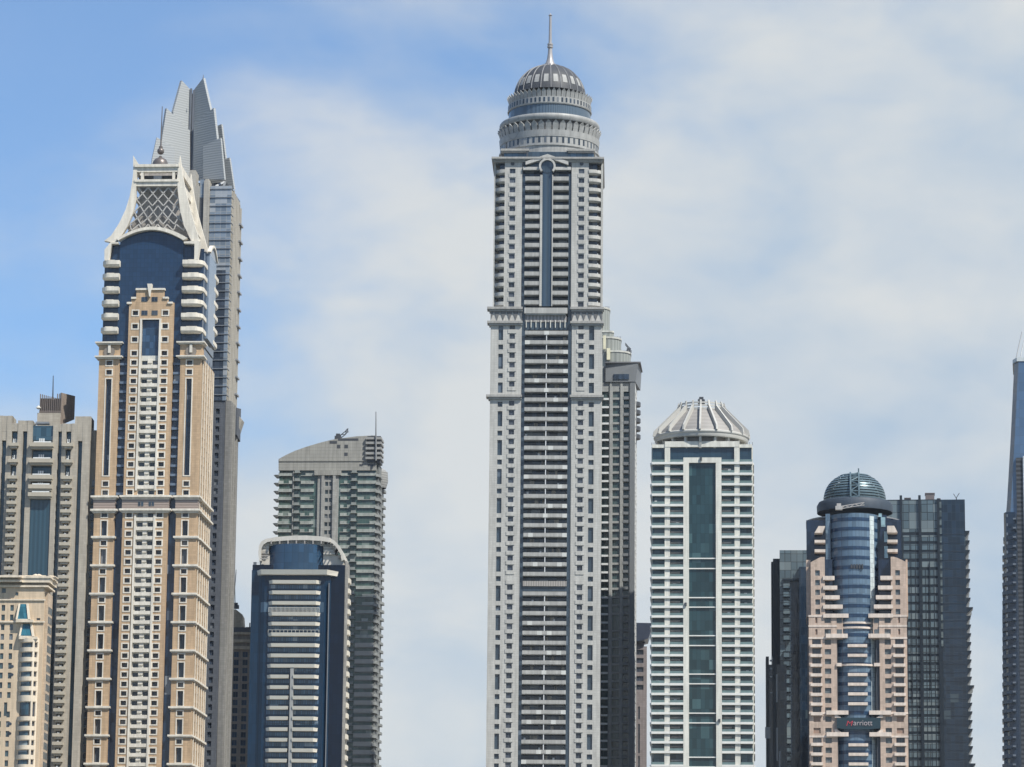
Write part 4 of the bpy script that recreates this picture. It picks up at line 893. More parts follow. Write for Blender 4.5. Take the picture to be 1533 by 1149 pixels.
# ================================================================== central tower
def central_tower():
    b = Bld('domed_skyscraper', 'tallest tower, pale grey skyscraper with round tiered crown, ribbed dome and spire', 'skyscraper', 816, 800, 1300, -1.8)
    X, Z, e = b.X, b.Z, b.e; DEP = 42.0
    G = GREY; LT = stone('light_cladding', (0.47, 0.457, 0.43), var=0.04, joint=0.85)
    BL = glass('slate_blue_glass', (0.040, 0.060, 0.082), 1.5, 3.5, var=0.18, light=0.03, lcol=(0.16, 0.2, 0.25))
    BD = glass('recess_glass', (0.028, 0.043, 0.068), 1.6, 1.75, var=0.6, light=0.22, lcol=(0.22, 0.24, 0.25))
    ref = 700
    x0, x1 = X(732.3, ref), X(900, ref)
    bs0, bs1, bs2, bs3 = X(779.2, ref), X(784.3, ref), X(849.3, ref), X(854.8, ref)
    zc1, zc2, zc3 = Z(461), Z(482), Z(592.5)
    MB().box(x0+0.5, x1-0.5, 2.0, DEP, 0, zc1).build('glass_core', BD, e)
    u0, u1 = X(738.6, 350), X(902.6, 350)
    MB().box(u0+2.2, u1-2.2, 2.2, DEP-2, zc1+.01, Z(240)).build('glass_core', BD, e)
    for a, c in ((bs0, bs1), (bs2, bs3)): MB().box(a, c, 0.3, 2, 0, zc1+1).build('blue_strip', BL, e)
    h = (Z(496.1)-Z(1138))/44; zk = [Z(496.1)-h*k for k in range(0, 56)]; zk = [z for z in zk if z > 60]
    band = b.many('balcony', [stone('balcony_panel', (0.385, 0.38, 0.36), var=0.06, bw=1.1, bh=2), paint('pale_balcony_panel', (0.52, 0.52, 0.49), 0.5)])
    rn = random.Random(9)
    wn = b.many('window', [pane('grey_tower_window', (0.045, 0.055, 0.075), (0.12, 0.13, 0.15), 0.12), MULL])
    dv = b.many('balcony_divider', paint('divider_white', (0.60, 0.61, 0.62)))
    cm = (bs1+bs2)/2
    for k, z in enumerate(zk):
        if k == 26: continue
        m = band.new(); m.box(bs1, bs2, -0.9, 1.9, z-0.3-1.3, z-1.35); m.box(bs1, bs2, -0.9, -0.6, z-1.6, z-0.03)
        n = 9
        for i in range(n):
            if rn.random() < 0.06 or (i == n-1 and rn.random() < .25): m.box(bs1+(bs2-bs1)*i/n, bs1+(bs2-bs1)*(i+1)/n, -0.96, -0.9, z-1.55, z-0.08, 1)
        if k != 25: dv.new().box(cm-0.16, cm+0.16, -0.8, 1.95, z-h, z-1.62)
    ou = b.many('outdoor_unit', paint('unit_white', (0.6, 0.6, 0.58), var=0.3)); cu_ = b.many('curtain', paint('curtain_cloth', (0.33, 0.31, 0.28), 0.9, var=0.4), cap=90)
    for k, z in enumerate(zk):
        if k in (25, 26): continue
        if rn.random() < 0.3: xx = bs1+(bs2-bs1)*rn.random()*0.94; ou.new().box(xx, xx+0.7, 0.6, 1.2, z+0.0, z+0.7+rn.random()*.4)
        for _ in range(2):
            if rn.random() < 0.5: xx = bs1+(bs2-bs1)*rn.random()*0.9; cu_.new().box(xx, xx+0.5+rn.random()*1.3, 1.9, 1.96, z+0.3, z+h-1.9)
    MB().box(bs1+.02, bs2-.02, -0.4, 1.9, zk[26]-1.6, zk[26]+0.3).build('louvre_panel', louvre('mech_louvre', (0.36, 0.33, 0.30), 0.9, 0.6, vertical=True), e)
    MB().box(bs1+.02, bs2-.02, 0.2, 1.9, zk[26]-3.4, zk[26]-1.62).build('blue_spandrel', BL, e)
    # lower piers
    for side in (0, 1):
        xa, xb = (x0, bs0) if side == 0 else (bs3, x1)
        c1 = (X(744.2, ref), X(751.2, ref)) if side == 0 else (X(880.8, ref), X(888.6, ref))
        c2 = (X(760.8, ref), X(769, ref)) if side == 0 else (X(864.5, ref), X(872.6, ref))
        H1 = []; z = Z(520); k = 0
        while z > 60:
            if not (k == 1 and False): H1.append((*c1, z-0.95, z+0.95))
            ta, tb = z-0.95-1.3-5.3+0.0, z-0.95-1.65
            ta = z-3*h+0.95+1.65
            if tb > zc3 > ta: ta2 = zc3+1.0; H1.append((*c1, ta2, tb))
            else: H1.append((*c1, ta, tb))
            z -= 3*h; k += 1
        H1.append((*c1, Z(509.7), Z(488)))
        H1 = [q for q in H1 if q[3] < zc2-1]
        H2 = [(*c2, z-h+0.65, z-h+2.6) for z in zk if abs(z-h-zk[26]) > 1 and not (zc3-1.2 < z-h+1.6 < zc3+0.8)]
        H2.append((*c2, zk[0]+0.75-0.1, zk[0]+2.35))
        m = MB(); m.grid(xa, xb, 0, zc2-1.2, H1+H2, 0, 1.0); m.build('pier_wall', LT if False else G, e)
        bw = b.many('blue_window', [BL, MULL])
        for q in H1: win(bw.new(), *q, 0.6, 0.3, bars=0)
        for q in H2: win(wn.new(), *q, 0.4, 0.2, bars=1)
        lips = b.many('window_apron', LT if False else G)
        for z in zk:
            if z > zc3-3 and z < zc3+2: continue
            t = lips.new(); t.box(c2[0]-0.55, c2[1]+0.55, -0.2, -0.02, z-0.85, z+0.62)
        # cornices and the toothed frieze
        co = b.many('cornice', stone('cornice_grey', (0.36, 0.35, 0.33), var=0.03))
        o0, o1 = (1.0, 0.4) if side == 0 else (0.4, 1.0)
        for z, g in ((zc1, 1.3), (zc2, 1.2), (zc3, 1.3)):
            k = co.new(); k.box(xa-o0*g-.1, xb+o1*g*0.6, -g, 4, z-0.75, z+0.1); k.box(xa-o0*0.6, xb+o1*0.4, -0.7, 4, z-1.5, z-0.75)
        MB().box(xa-0.1, xb+0.1, -0.15, 3, zc2+0.1, zc1-1.5).build('frieze', LT, e)
        m = MB(); n = 5; wv = (xb-xa)/n
        for i in range(n+1):
            cx_ = xa+wv*i; hh = zc1-1.5-zc2-0.4; pts = [(cx_-wv*0.48, zc1-1.52), (cx_-wv*0.3, zc1-1.5-hh*0.4), (cx_-wv*0.12, zc1-1.5-hh*0.75), (cx_, zc2+0.5), (cx_+wv*0.12, zc1-1.5-hh*0.75), (cx_+wv*0.3, zc1-1.5-hh*0.4), (cx_+wv*0.48, zc1-1.52)]
            pts = [(min(max(p, xa-.1), xb+.1), z) for p, z in pts]
            m.prism(list(reversed(pts)), -0.35, -0.155)
        m.build('frieze_teeth', paint('teeth_grey', (0.13, 0.13, 0.13)), e)
    # panel between the two halves
    k = band.new(); k.box(X(785, 465), X(849.5, 465), -1.2, 1.9, Z(470.5), Z(462)); k.box(X(787, 465), X(847, 465), -0.8, 1.9, Z(472.5), Z(470.5)-.01)
    MB().box(X(786, 480), X(848, 480), 0.0, 1.95, Z(482.5), Z(472.6)).build('louvre_panel', louvre('hall_louvre', (0.30, 0.28, 0.27), 1.3, 0.5, vertical=True), e)
    MB().box(X(784.5, 480), X(849.5, 480), 0.2, 1.95, Z(494), Z(482.6)).build('blue_spandrel', BL, e)
    m = MB()
    for i in range(9): xx = X(788, 480)+(X(846, 480)-X(788, 480))*i/8; MB().box(xx-0.14, xx+0.14, -0.4, 0.0, Z(491), Z(480)).build('white_fin', WHITE, e)
    # upper half
    ru = 350
    p0, p1, p2, p3 = X(754.9, ru), X(781, ru), X(855.2, ru), X(881, ru)
    zt = Z(243.5)
    upz = [Z(265.1)-(Z(265.1)-Z(450.3))/13*k for k in range(14)]; hu = upz[0]-upz[1]
    for side, xa, xb, c2 in ((0, p0, p1, (X(762.2, ru), X(770.8, ru))), (1, p2, p3, (X(865.8, ru), X(874.3, ru)))):
        H2 = [(*c2, z-hu+1.35, z-hu+3.15) for z in [upz[0]+2*hu-0.0, upz[0]+hu]+upz]
        H2 = [q for q in H2 if q[3] < Z(252)]
        m = MB(); m.grid(xa, xb, zc1+0.11, zt, H2, 0, 1.0); m.build('pier_wall', G, e)
        for q in H2: win(wn.new(), *q, 0.4, 0.2)
        lp = b.many('window_apron', G)
        for q in H2: lp.new().box(c2[0]-0.25, c2[1]+0.25, -0.18, -0.02, q[2]-1.55, q[2]-0.05)
        m = MB(); zc_ = Z(245.5); cc = (c2[0]+c2[1])/2; m.prism([(cc+0.75*math.cos(R(a)), zc_+0.75*math.sin(R(a))) for a in range(0, 360, 30)], -0.12, 0.02); m.build('roundel', DARKM, e)
    for a, c in ((p1, X(785.6, ru)), (X(851, ru), p2)): MB().box(a+.01, c-.01, 0.6, 2.1, zc1+.12, Z(260)).build('blue_strip', BL, e)
    for a, c in ((X(785.8, ru), X(808, ru)), (X(827.8, ru), X(851, ru))):
        for z in upz:
            m = band.new(); m.box(a, c, -0.7, -0.35, z-1.75, z-0.05); m.box(a, c, -0.7, 2.15, z-1.75, z-1.45)
    for a, c in ((808.2, 811.6), (826.2, 827.6)): MB().box(X(a, ru), X(c, ru), -0.9, 2.1, Z(459), Z(263)).build('pilaster', G, e)
    MB().box(X(811.6, ru)+.01, X(826.2, ru)-.01, -0.3, 2.1, Z(459), Z(252)).build('central_glazing', louvre('blue_ribbed', (0.045, 0.075, 0.11), 2.2, 0.7, 0.12, vertical=True), e)
    # horseshoe arch and gable
    ca = X(819.5, 250); za = Z(250.5); ro, ri = X(832, 250)-ca, X(829, 250)-ca
    ring = [(ca+ro*math.cos(R(a)), za+ro*math.sin(R(a))) for a in range(-42, 223, 12)] + [(ca+ri*math.cos(R(a)), za+ri*math.sin(R(a))) for a in range(222, -43, -12)]
    MB().prism(ring, -1.6, 0.4).build('horseshoe_arch', LT, e)
    MB().prism([(ca+ri*math.cos(R(a)), za+ri*math.sin(R(a))) for a in range(0, 360, 15)], -0.5, 0.3).build('arch_window', BL, e)
    MB().prism([(X(794, 250), Z(252)), (X(820, 235), Z(236)), (X(846, 250), Z(252))], 0.3, 2).build('gable_glazing', BL, e)
    m = MB()
    for sx, ex in ((819.8, 787), (819.8, 851)):
        A, B_ = (X(sx, 232), Z(232.2)), (X(ex, 240), Z(243.5)); m.sheet([(A[0], -1.4, A[1]), (B_[0], -1.4, B_[1]), (B_[0], -1.4, B_[1]-1.3), (A[0], -1.4, A[1]-1.4)], (0, 2.2, 0))
    m.build('gable', LT, e)
    for a, c in ((783, 807.5), (831.5, 855)):
        MB().box(X(a, 253), X(c, 253), -0.8, 1.5, Z(255.3), Z(251)).build('lintel', LT, e)
        MB().box(X(a, 253), X(c, 253), 0.5, 1.5, Z(251)+.01, Z(243)).build('gable_spandrel', BL, e)
    m = MB()
    for a in (783.5, 787, 851, 854.3): m.box(X(a, 245)-0.25, X(a, 245)+0.3, -0.3, -0.0, Z(248), Z(243.6))
    m.build('slot', DARKM, e)
    # rounded corner balconies
    cbL, cbR = b.many('corner_balcony', G, smooth=True), None
    for side in (0, 1):
        cx_ = p0 if side == 0 else p3; rx = (p0-u0) if side == 0 else (u1-p3)
        for z in [upz[0]+hu-0.3]+upz:
            k = cbL.new(w=2); zz = z-0.4; n = 10
            for d0_, d1_, r0, r1 in ((0, 0, 0.88, 1.0),):
                pts = []
                for i in range(n+1):
                    a = R(90*i/n); sx = -1 if side == 0 else 1
                    pts.append((cx_+sx*rx*math.sin(a)*0.93, 3.4-3.4*math.cos(a)-0.3))
                pts2 = pts; inner = [(cx_+(-1 if side == 0 else 1)*rx*0.55, 6), (cx_, 2.5)]
                poly = pts + [(pts[-1][0], 7), (cx_, 7)]
                lo = [(cx_+(p[0]-cx_)*0.8, 0.7+p[1]*0.95) for p in pts] + [(cx_+(pts[-1][0]-cx_)*0.8, 7), (cx_, 7)]
                if side == 1: poly.reverse(); lo.reverse()
                k.plan(lo, zz-1.9, zz-1.4, pts2=poly); k.plan(poly, zz-1.4, zz-0.1)
        sx = -1 if side == 0 else 1
        MB().box(cx_+sx*rx*0.86, cx_+sx*rx*1.0, 1.6, 5.5, zc1+.1, zt).build('corner_pier', G, e)
        m = MB((u0+0.3, DEP-3, -90) if side == 0 else (u1-0.3, 6, 90))
        Hs = [(u, u+2.2, z-2.2, z-0.4) for z in upz for u in (3, 9, 15, 21, 27)]
        m.grid(0, DEP-10, zc1+.12, zt, Hs, 0, 1.5); m.build('side_wall', G, e)
        sb = b.many('side_window', [PANE, MULL])
        for q in Hs: win(sb.new((u0+0.3, DEP-3, -90) if side == 0 else (u1-0.3, 6, 90), w=0.1), *q, 0.9, 0.3, bars=0)
        m = MB((x0, DEP-.2, -90) if side == 0 else (x1, 1.0, 90))
        Hs = [(u, u+2.0, z-2.9, z-1.2) for z in zk for u in (4, 10, 17, 24, 31)]
        m.grid(0, DEP-1.2, 0, zc2-1.2, Hs, 0.02, 0.45); m.build('side_wall', G, e)
    # main cornice
    k = co.new(); k.box(X(736.2, 238), X(904.5, 238), -1.6, DEP+1.4, Z(239.4), Z(236.6)); k.box(X(737.6, 238), X(903, 238), -0.9, DEP+0.8, Z(241.5), Z(239.4)); k.box(X(738.8, 238), X(902, 238), -0.4, DEP+0.4, Z(243.5), Z(241.5))
    # podium of the crown
    c = DEP/2; cxm = X(822.6, 200, c)
    MB().box(X(754, 230), X(889, 230), 2.5, DEP-2.5, Z(236.5), Z(225.5)).build('podium_glazing', glass('podium_glass', (0.05, 0.10, 0.16), 2.2, 3, light=0.2, lcol=(0.4, 0.45, 0.5)), e)
    MB().box(X(789, 230), X(850, 230), 1.6, 3, Z(236.5), Z(226)).build('podium_glazing', BL, e)
    for a, cc in ((749.5, 792), (849, 890.5)):
        k = co.new(); k.box(X(a, 222), X(cc, 222), 1.0, DEP-1, Z(224.8), Z(221.8)); k.box(X(a+1, 222), X(cc-1, 222), 1.5, DEP-1.5, Z(227), Z(224.8))
    MB().box(X(788, 232), X(790.5, 232), 1.2, 2, Z(236.5), Z(226)).build('podium_post', DARKM, e)
    # round crown
    def rad(px): return px/2.0*(1300+c)/FPX/math.cos(0.0)*1.02
    K_ = (b.X(cxm*0+875, 150, c)-b.X(775, 150, c))/100.0    # metres per pixel at the axis
    def zf(y, rpx): return Z(y, c-rpx*K_, 822)
    SM = stone('crown_metal', (0.34, 0.34, 0.33), bw=1.5, bh=3, joint=0.72, rough=0.45, var=0.04)
    def ring(mb, y0, y1, r0, r1=None, n=72):
        r1 = r0 if r1 is None else r1; a, z_ = zf(y1, r1), zf(y0, r0); mb.lathe(cxm, c, [(r1*K_-1.2, a), (r1*K_, a), (r0*K_, z_), (r0*K_-1.2, z_)], n, closed=True)
    zb0 = zf(226, 73); z1 = zf(203.4, 74); zr0 = zf(193.6, 75)
    m = MB(); m.lathe(cxm, c, [(73.5*K_, Z(237, c-10)), (73.5*K_, zf(217.5, 74))], 72); m.build('lower_drum', SM, e, smooth=True)
    m = MB(); m.lathe(cxm, c, [(73.5*K_, zf(217.6, 74)), (75.2*K_, zf(217, 74)), (75.2*K_, zf(214.6, 74)), (73.2*K_, zf(214.2, 74))], 72); m.build('crown_cornice', SM, e, smooth=True)
    m = MB(); m.lathe(cxm, c, [(73.2*K_, zf(214.2, 74)), (73.2*K_, z1)], 72); m.build('window_drum', SM, e, smooth=True)
    def drumwin(name, y0, y1, rpx, n, w):
        mm = b.many(name, PANE)
        za_, zb_ = zf(y1, rpx), zf(y0, rpx)
        for i in range(n):
            a = 360*i/n + 180/n
            q = mm.new(w=1.0 if 180 < a < 360 else 0.01); ca_, sa_ = math.cos(R(a)), math.sin(R(a)); ux, uy = -sa_, ca_
            R0, R1 = rpx*K_-0.3, rpx*K_+0.06
            q.plan([(cxm+ca_*r_+ux*s_, c+sa_*r_+uy*s_) for r_, s_ in ((R0, -w), (R1, -w), (R1, w), (R0, w))], za_, zb_)
    drumwin('crown_window', 204.6, 213.2, 73.2, 52, 0.42)
    m = MB(); ring(m, 193.8, 203.6, 75.0, 74.0); m.build('crown_band', SM, e, smooth=True)
    m = MB(); m.lathe(cxm, c, [(68*K_, zf(195, 74)), (68*K_, zf(176, 74))], 60); m.build('recess_drum', paint('recess_grey', (0.10, 0.10, 0.105)), e, smooth=True)
    def petals(name, y0, y1, r0, r1, n, wf, th=0.35):
        mm = b.many(name, SM); zb_, zt_ = zf(y1, r0), zf(y0, r1)
        for i in range(n):
            a = 360*i/n; q = mm.new(w=1.0 if 180 < a < 360 else 0.01); ca_, sa_ = math.cos(R(a)), math.sin(R(a)); wv = math.pi*r0*K_/n*wf
            def pt(r_, s_, z_): return (cxm+ca_*r_-sa_*s_, c+sa_*r_+ca_*s_, z_)
            Rb, Rt = r0*K_, r1*K_; zm_ = zb_+(zt_-zb_)*0.7; Rm = Rb+(Rt-Rb)*0.55
            A_ = [pt(Rb, -wv, zb_), pt(Rb, wv, zb_), pt(Rm, wv, zm_), pt(Rt, 0, zt_), pt(Rm, -wv, zm_)]
            B_ = [pt(Rb-th, -wv, zb_), pt(Rb-th, wv, zb_), pt(Rm-th, wv, zm_), pt(Rt-th, 0, zt_), pt(Rm-th, -wv, zm_)]
            q.add(A_+B_, [(0,1,2,4), (4,2,3), (5,9,7,6), (9,8,7), (0,5,6,1), (1,6,7,2), (2,7,8,3), (3,8,9,4), (4,9,5,0)])
    petals('crown_petal', 178.2, 194.6, 72.5, 78.0, 44, 0.80, 0.8)
    m = MB(); a0_, a1_ = zf(177.3, 75), zf(168.6, 75)
    m.lathe(cxm, c, [(66*K_, a0_), (72.5*K_, a0_), (74.8*K_, a0_+0.9), (74.8*K_, a1_-0.5), (73.5*K_, a1_), (58*K_, a1_)], 72); m.build('crown_disc', SM, e, smooth=True)
    m = MB(); m.lathe(cxm, c, [(61.3*K_, zf(169.5, 61.8)), (61.3*K_, zf(153, 61.8))], 72); m.build('glass_drum', louvre('drum_glass', (0.09, 0.13, 0.175), 1.0, 0.65, 0.1, vertical=True), e, smooth=True)
    m = MB(); ring(m, 153.0, 154.6, 63.2, 62.6); m.build('crown_cornice', SM, e, smooth=True)
    m = MB(); m.lathe(cxm, c, [(62.2*K_, zf(153.2, 62)), (62.2*K_, zf(144.0, 62)), (55*K_, zf(144.0, 62)+0.1)], 72); m.build('window_drum', SM, e, smooth=True)
    drumwin('crown_window', 145.3, 151.8, 62.2, 58, 0.36)
    petals('crown_petal', 130.8, 145.0, 60.0, 64.5, 52, 0.88)
    # ribbed dome
    zd0 = Z(145.5, c); zd1 = Z(100.8, c); Rd = 53.3*K_; n = 36
    prof = []
    for i in range(15):
        t = i/14; a = R(6+74*t); prof.append((Rd*math.cos(a)**0.88/ math.cos(R(6))**0.88, zd0+(zd1-zd0)*(math.sin(a)-math.sin(R(6)))/(math.sin(R(80))-math.sin(R(6)))))
    m = MB(); m.lathe(cxm, c, prof, 72); m.build('dome', paint('dome_dark', (0.055, 0.058, 0.065), 0.55), e, smooth=True)
    ribs = b.many('dome_rib', paint('rib_metal', (0.20, 0.20, 0.205), 0.6)); pans = b.many('dome_panel', paint('dome_panel_pale', (0.30, 0.30, 0.29), 0.6))
    nr = 22
    for i in range(nr):
        a = 360*(i+0.5)/nr + 3; q = ribs.new(); ca_, sa_ = math.cos(R(a)), math.sin(R(a))
        for j in range(len(prof)-1):
            (ra, za_), (rb, zb_) = prof[j], prof[j+1]; q.bar((cxm+ca_*(ra+.1), c+sa_*(ra+.1), za_), (cxm+ca_*(rb+.1), c+sa_*(rb+.1), zb_), 0.34, 0.34)
        if True:
            a2 = a+180/nr; q = pans.new(); f = lambda r_, aa, z_: (cxm+r_*math.cos(R(aa)), c+r_*math.sin(R(aa)), z_)
            for j in (2, 3, 4):
                (ra, za_), (rb, zb_) = prof[j], prof[j+1]; hw = 3.9
                q.add([f(ra+.12, a2-hw, za_), f(ra+.12, a2+hw, za_), f(rb+.12, a2+hw, zb_), f(rb+.12, a2-hw, zb_), f(ra-.2, a2-hw, za_), f(ra-.2, a2+hw, za_), f(rb-.2, a2+hw, zb_), f(rb-.2, a2-hw, zb_)], [(0,1,2,3), (0,4,5,1), (1,5,6,2), (2,6,7,3), (3,7,4,0)])
    # spire
    zz = lambda y: Z(y, c, 823); m = MB()
    prof = [(10.6*K_, zz(101.5)), (9.8*K_, zz(99)), (6.2*K_, zz(94)), (4.4*K_, zz(88)), (3.4*K_, zz(80)), (3.0*K_, zz(73)), (4.3*K_, zz(72)), (4.3*K_, zz(70)), (3.1*K_, zz(69)), (4.2*K_, zz(68)), (4.2*K_, zz(66)), (2.3*K_, zz(65)), (1.7*K_, zz(25)), (1.7*K_, zz(24.3)), (3.0*K_, zz(23.4)), (1.4*K_, zz(22.3)), (0.6*K_, zz(20.6)), (0.05, zz(20))]
    m.lathe(cxm, c, prof, 24); m.build('spire', paint('spire_metal', (0.36, 0.34, 0.33), 0.4, 0.3), e, smooth=True)
    m = MB()
    for a in range(195, 350, 12):
        for r_ in (11.5,): m.tube((cxm+r_*K_*math.cos(R(a)), c+r_*K_*math.sin(R(a)), zz(103)), (cxm+(r_+.8)*K_*math.cos(R(a)), c+(r_+.8)*K_*math.sin(R(a)), zz(98.3)), 0.13)
    m.build('spire_railing', STEEL, e)
    b.done(); b.c = c; b.cxm = cxm; return b

# ================================================================== stepped curved tower behind the central one
def stepped_tower():
    b = Bld('stepped_curved_tower', 'pale ribbed tower with rounded roof steps rising directly behind the grey capped tower', 'skyscraper', 905, 500, 1560, 0)
    X, Z, e = b.X, b.Z, b.e
    RB = louvre('ribbed_pale_wall', (0.27, 0.285, 0.265), 2.2, 0.70, 0.4, vertical=True)
    GW = stone('cap_pale', (0.5, 0.5, 0.46))
    ry = 520
    for i, (pa, pb, yt, rr) in enumerate(((872, 913.5, 461.5, 7), (880, 918.6, 499, 2), (876, 930.2, 509, 6), (870, 944.8, 530.5, 7))):
        x0, x1 = X(pa, ry), X(pb, ry); zt = Z(yt)
        pts = rrect(x0, x1, -i*1.6, 24+i, 0, rr, 8)
        lo = Z(545) if i == 3 else Z(545)-.5*i
        MB().plan(pts, 0 if i == 3 else lo, zt).build('curved_wall', RB, e)
        MB().plan(rrect(x0-.1, x1+0.25, -i*1.6-0.25, 24.2+i, 0, rr, 8), zt+.01, zt+0.8).build('parapet', GW, e)
    rm = b.many('roof_post', STEEL)
    for pa, pb, yt, d in ((906, 912, 461.5, 1), (920, 929, 509, -3), (931, 944, 530.5, -4)):
        n = 5
        for k in range(n): xx = X(pa+(pb-pa)*k/(n-1), ry); rm.new().box(xx-.12, xx+.12, d+3, d+3.3, Z(yt), Z(yt)+1.7)
    YL = paint('pale_cream_panel', (0.66, 0.62, 0.45), 0.4)  # pale cream finish of the two small panels
    for pa, pb, ya, yb in ((902.5, 906.5, 527, 507), (907.8, 913, 543, 526)): MB().box(X(pa, ry), X(pb, ry), -6.5, -5.0, Z(ya), Z(yb)).build('cream_panel', YL, e)
    b.done(); return b

# ================================================================== grey capped dark tower right of the central one
def capped_tower():
    b = Bld('grey_capped_tower', 'dark green-windowed tower with a slanted grey cap, close against the domed skyscraper on its right', 'skyscraper', 930, 700, 1352, -4.5)
    X, Z, e = b.X, b.Z, b.e; DEP = 18; ry = 700
    FR = stone('tower_frame_grey', (0.33, 0.335, 0.325)); CAP = paint('cap_grey', (0.165, 0.175, 0.185), 0.5, var=0.04)
    x0, xr = X(897, ry), X(949.5, ry)
    z0 = Z(573)
    h = (Z(590)-Z(590+12.35*20))/20; zs = []; z = Z(586.5)
    while z > 70: zs.append(z); z -= h
    cols = [(X(899.5, ry), X(911.5, ry)), (X(917, ry), X(927.7, ry)), (X(933, ry), X(941.5, ry))]
    H = []; PN = b.many('window', [pane('green_window', (0.035, 0.065, 0.065), (0.12, 0.16, 0.16), 0.15), MULL]); mech = range(27, 29)
    for i, z in enumerate(zs):
        if i in mech: continue
        H += [(*cols[0], z-h+0.45, z), (*cols[1], z-h+0.85, z), (*cols[2], z-h+1.3, z)]
    for c in cols: H.append((*c, zs[28]-h+0.6, zs[27]))
    m = MB(); m.grid(x0, xr, 0, z0, H, 0, 0.8); m.build('wall', FR, e)
    for q in H: win(PN.new(), *q, 0.55 if q[0] != cols[2][0] else 1.4, 0.2, bars=2 if q[0] == cols[1][0] else 1)
    MB().box(x0+.05, xr-.05, 1.7, DEP, 0, z0-.05).build('core', DARKM, e)
    sb = b.many('slab_edge', paint('white_slab', (0.66, 0.67, 0.66), 0.5, var=0.05))
    for z in zs: sb.new().box(x0+0.3, cols[0][1]-0.1, -0.5, 0.5, z-h-0.12, z-h+0.62)
    bk = b.many('balcony', CAP)
    for z in zs: bk.new().box(cols[2][0], cols[2][1], -0.15, 0.7, z-h+0.2, z-h+1.28)
    for a, c in ((912.5, 915.6), (928.5, 932)): MB().box(X(a, ry), X(c, ry), -0.45, 0, 0, z0).build('pilaster', FR, e)
    MB().box(X(943, ry), xr+0.25, -0.6, 0, 0, z0).build('dark_pilaster', CAP, e)
    # right-hand side: white frames with dark curved balconies
    Hs = []
    for z in zs: Hs += [(1.6, 6.2, z-h+0.7, z), (9, 14, z-h+0.7, z)]
    fr = (xr+.26, 0.8, 90)
    m = MB(fr); m.grid(-0.8, DEP-2, 0, z0, Hs, 0, 1.0); m.build('side_wall', stone('side_pale', (0.60, 0.60, 0.58)), e)
    for q in Hs: win(PN.new(fr, w=0.5), *q, 0.8, 0.15, bars=1)
    cb = b.many('curved_balcony', DARKM)
    for z in zs[:5]: cb.new().plan([(xr+.3, 10), (xr+1.4, 11), (xr+1.9, 13), (xr+1.4, 15), (xr+.3, 16)], z-h-0.3, z-h+1.3)
    # cap
    P = lambda px, py, d=0: (b.X(px, py, d), d, b.Z(py, d, px))
    a = [P(906.6, 572.5, -0.8), P(906.6, 545.5, 3), P(957.8, 543.8, 3), P(954.5, 572.5, -0.8)]
    xL, xR = b.X(906.6, 560), b.X(951.5, 560); zc0, zc1 = Z(572.5), Z(544.5)
    m = MB(); m.add([(xL, -0.8, zc0), (xR, -0.8, zc0), (xR+1.2, DEP-1, zc0), (xL, DEP-1, zc0), (xL, 0.2, zc1), (xR+1.0, -0.8, zc1), (xR+1.6, DEP-1, zc1), (xL, DEP-1, zc1)], [(0,3,2,1), (4,5,6,7), (0,1,5,4), (1,2,6,5), (2,3,7,6), (3,0,4,7)]); m.build('slanted_cap', CAP, e)
    MB().box(X(906, 560), xR+2.0, -1.0, DEP, zc1+.01, zc1+0.5).build('cap_coping', paint('coping_dark', (0.14, 0.14, 0.15)), e)
    MB().box(X(918.6, 565), X(941.8, 565), -1.1, -0.2, Z(569), Z(561.2)).build('cap_window', glass('cap_glass', (0.03, 0.045, 0.07), 1.0, 2.2), e)
    MB().box(X(901.5, 560), xL-.02, 3, 15, z0-1, Z(546.5)).build('pale_block', stone('pale_block', (0.6, 0.6, 0.58)), e)
    b.done(); return b

# ================================================================== slab with dark overhanging roof
def slab_tower():
    b = Bld('dark_canopied_slab', 'narrow mauve slab with a dark roof canopy, squeezed left of the white tower', 'tower', 962, 1050, 1480, -2)
    X, Z, e = b.X, b.Z, b.e
    W = stone('mauve_stucco', (0.25, 0.215, 0.205)); x0, x1 = X(935), X(968.3)
    H = [(X(952), X(963.3), Z(y+7.5), Z(y)) for y in (973, 985.5, 999, 1012.5, 1025.5)] + [(X(955.5), X(958), Z(1077), Z(1058)), (X(955.5), X(958), Z(1128), Z(1084)), (X(955.5), X(958), Z(1180), Z(1132))]
    m = MB(); m.grid(x0, x1, 0, Z(968), H, 0, 0.7); m.build('wall', W, e)
    wn = b.many('window', [pane('slab_window', (0.035, 0.04, 0.055)), MULL])
    for q in H: win(wn.new(), *q, 0.5, 0.15)
    MB().box(x0, x1-.05, 0.71, 18, 0, Z(968)-.05).build('core', W, e)
    MB().box(x0+1, X(964), 1, 14, Z(968)+.01, Z(962.8)).build('penthouse', W, e)
    P = lambda px, py: (X(px, py), Z(py, 0, px))
    m = MB(); m.prism([P(935, 961), P(935, 933.2), P(975, 934), P(975, 944), P(970.5, 957), P(965.5, 958.5), P(955, 961)], -2, 16); m.build('roof_canopy', paint('canopy_navy', (0.045, 0.055, 0.08), 0.35), e)
    MB().tube((X(964.5), 2, Z(963)), (X(963), 2, Z(960)), 0.5).build('vent', DARKM, e)
    b.done(); return b

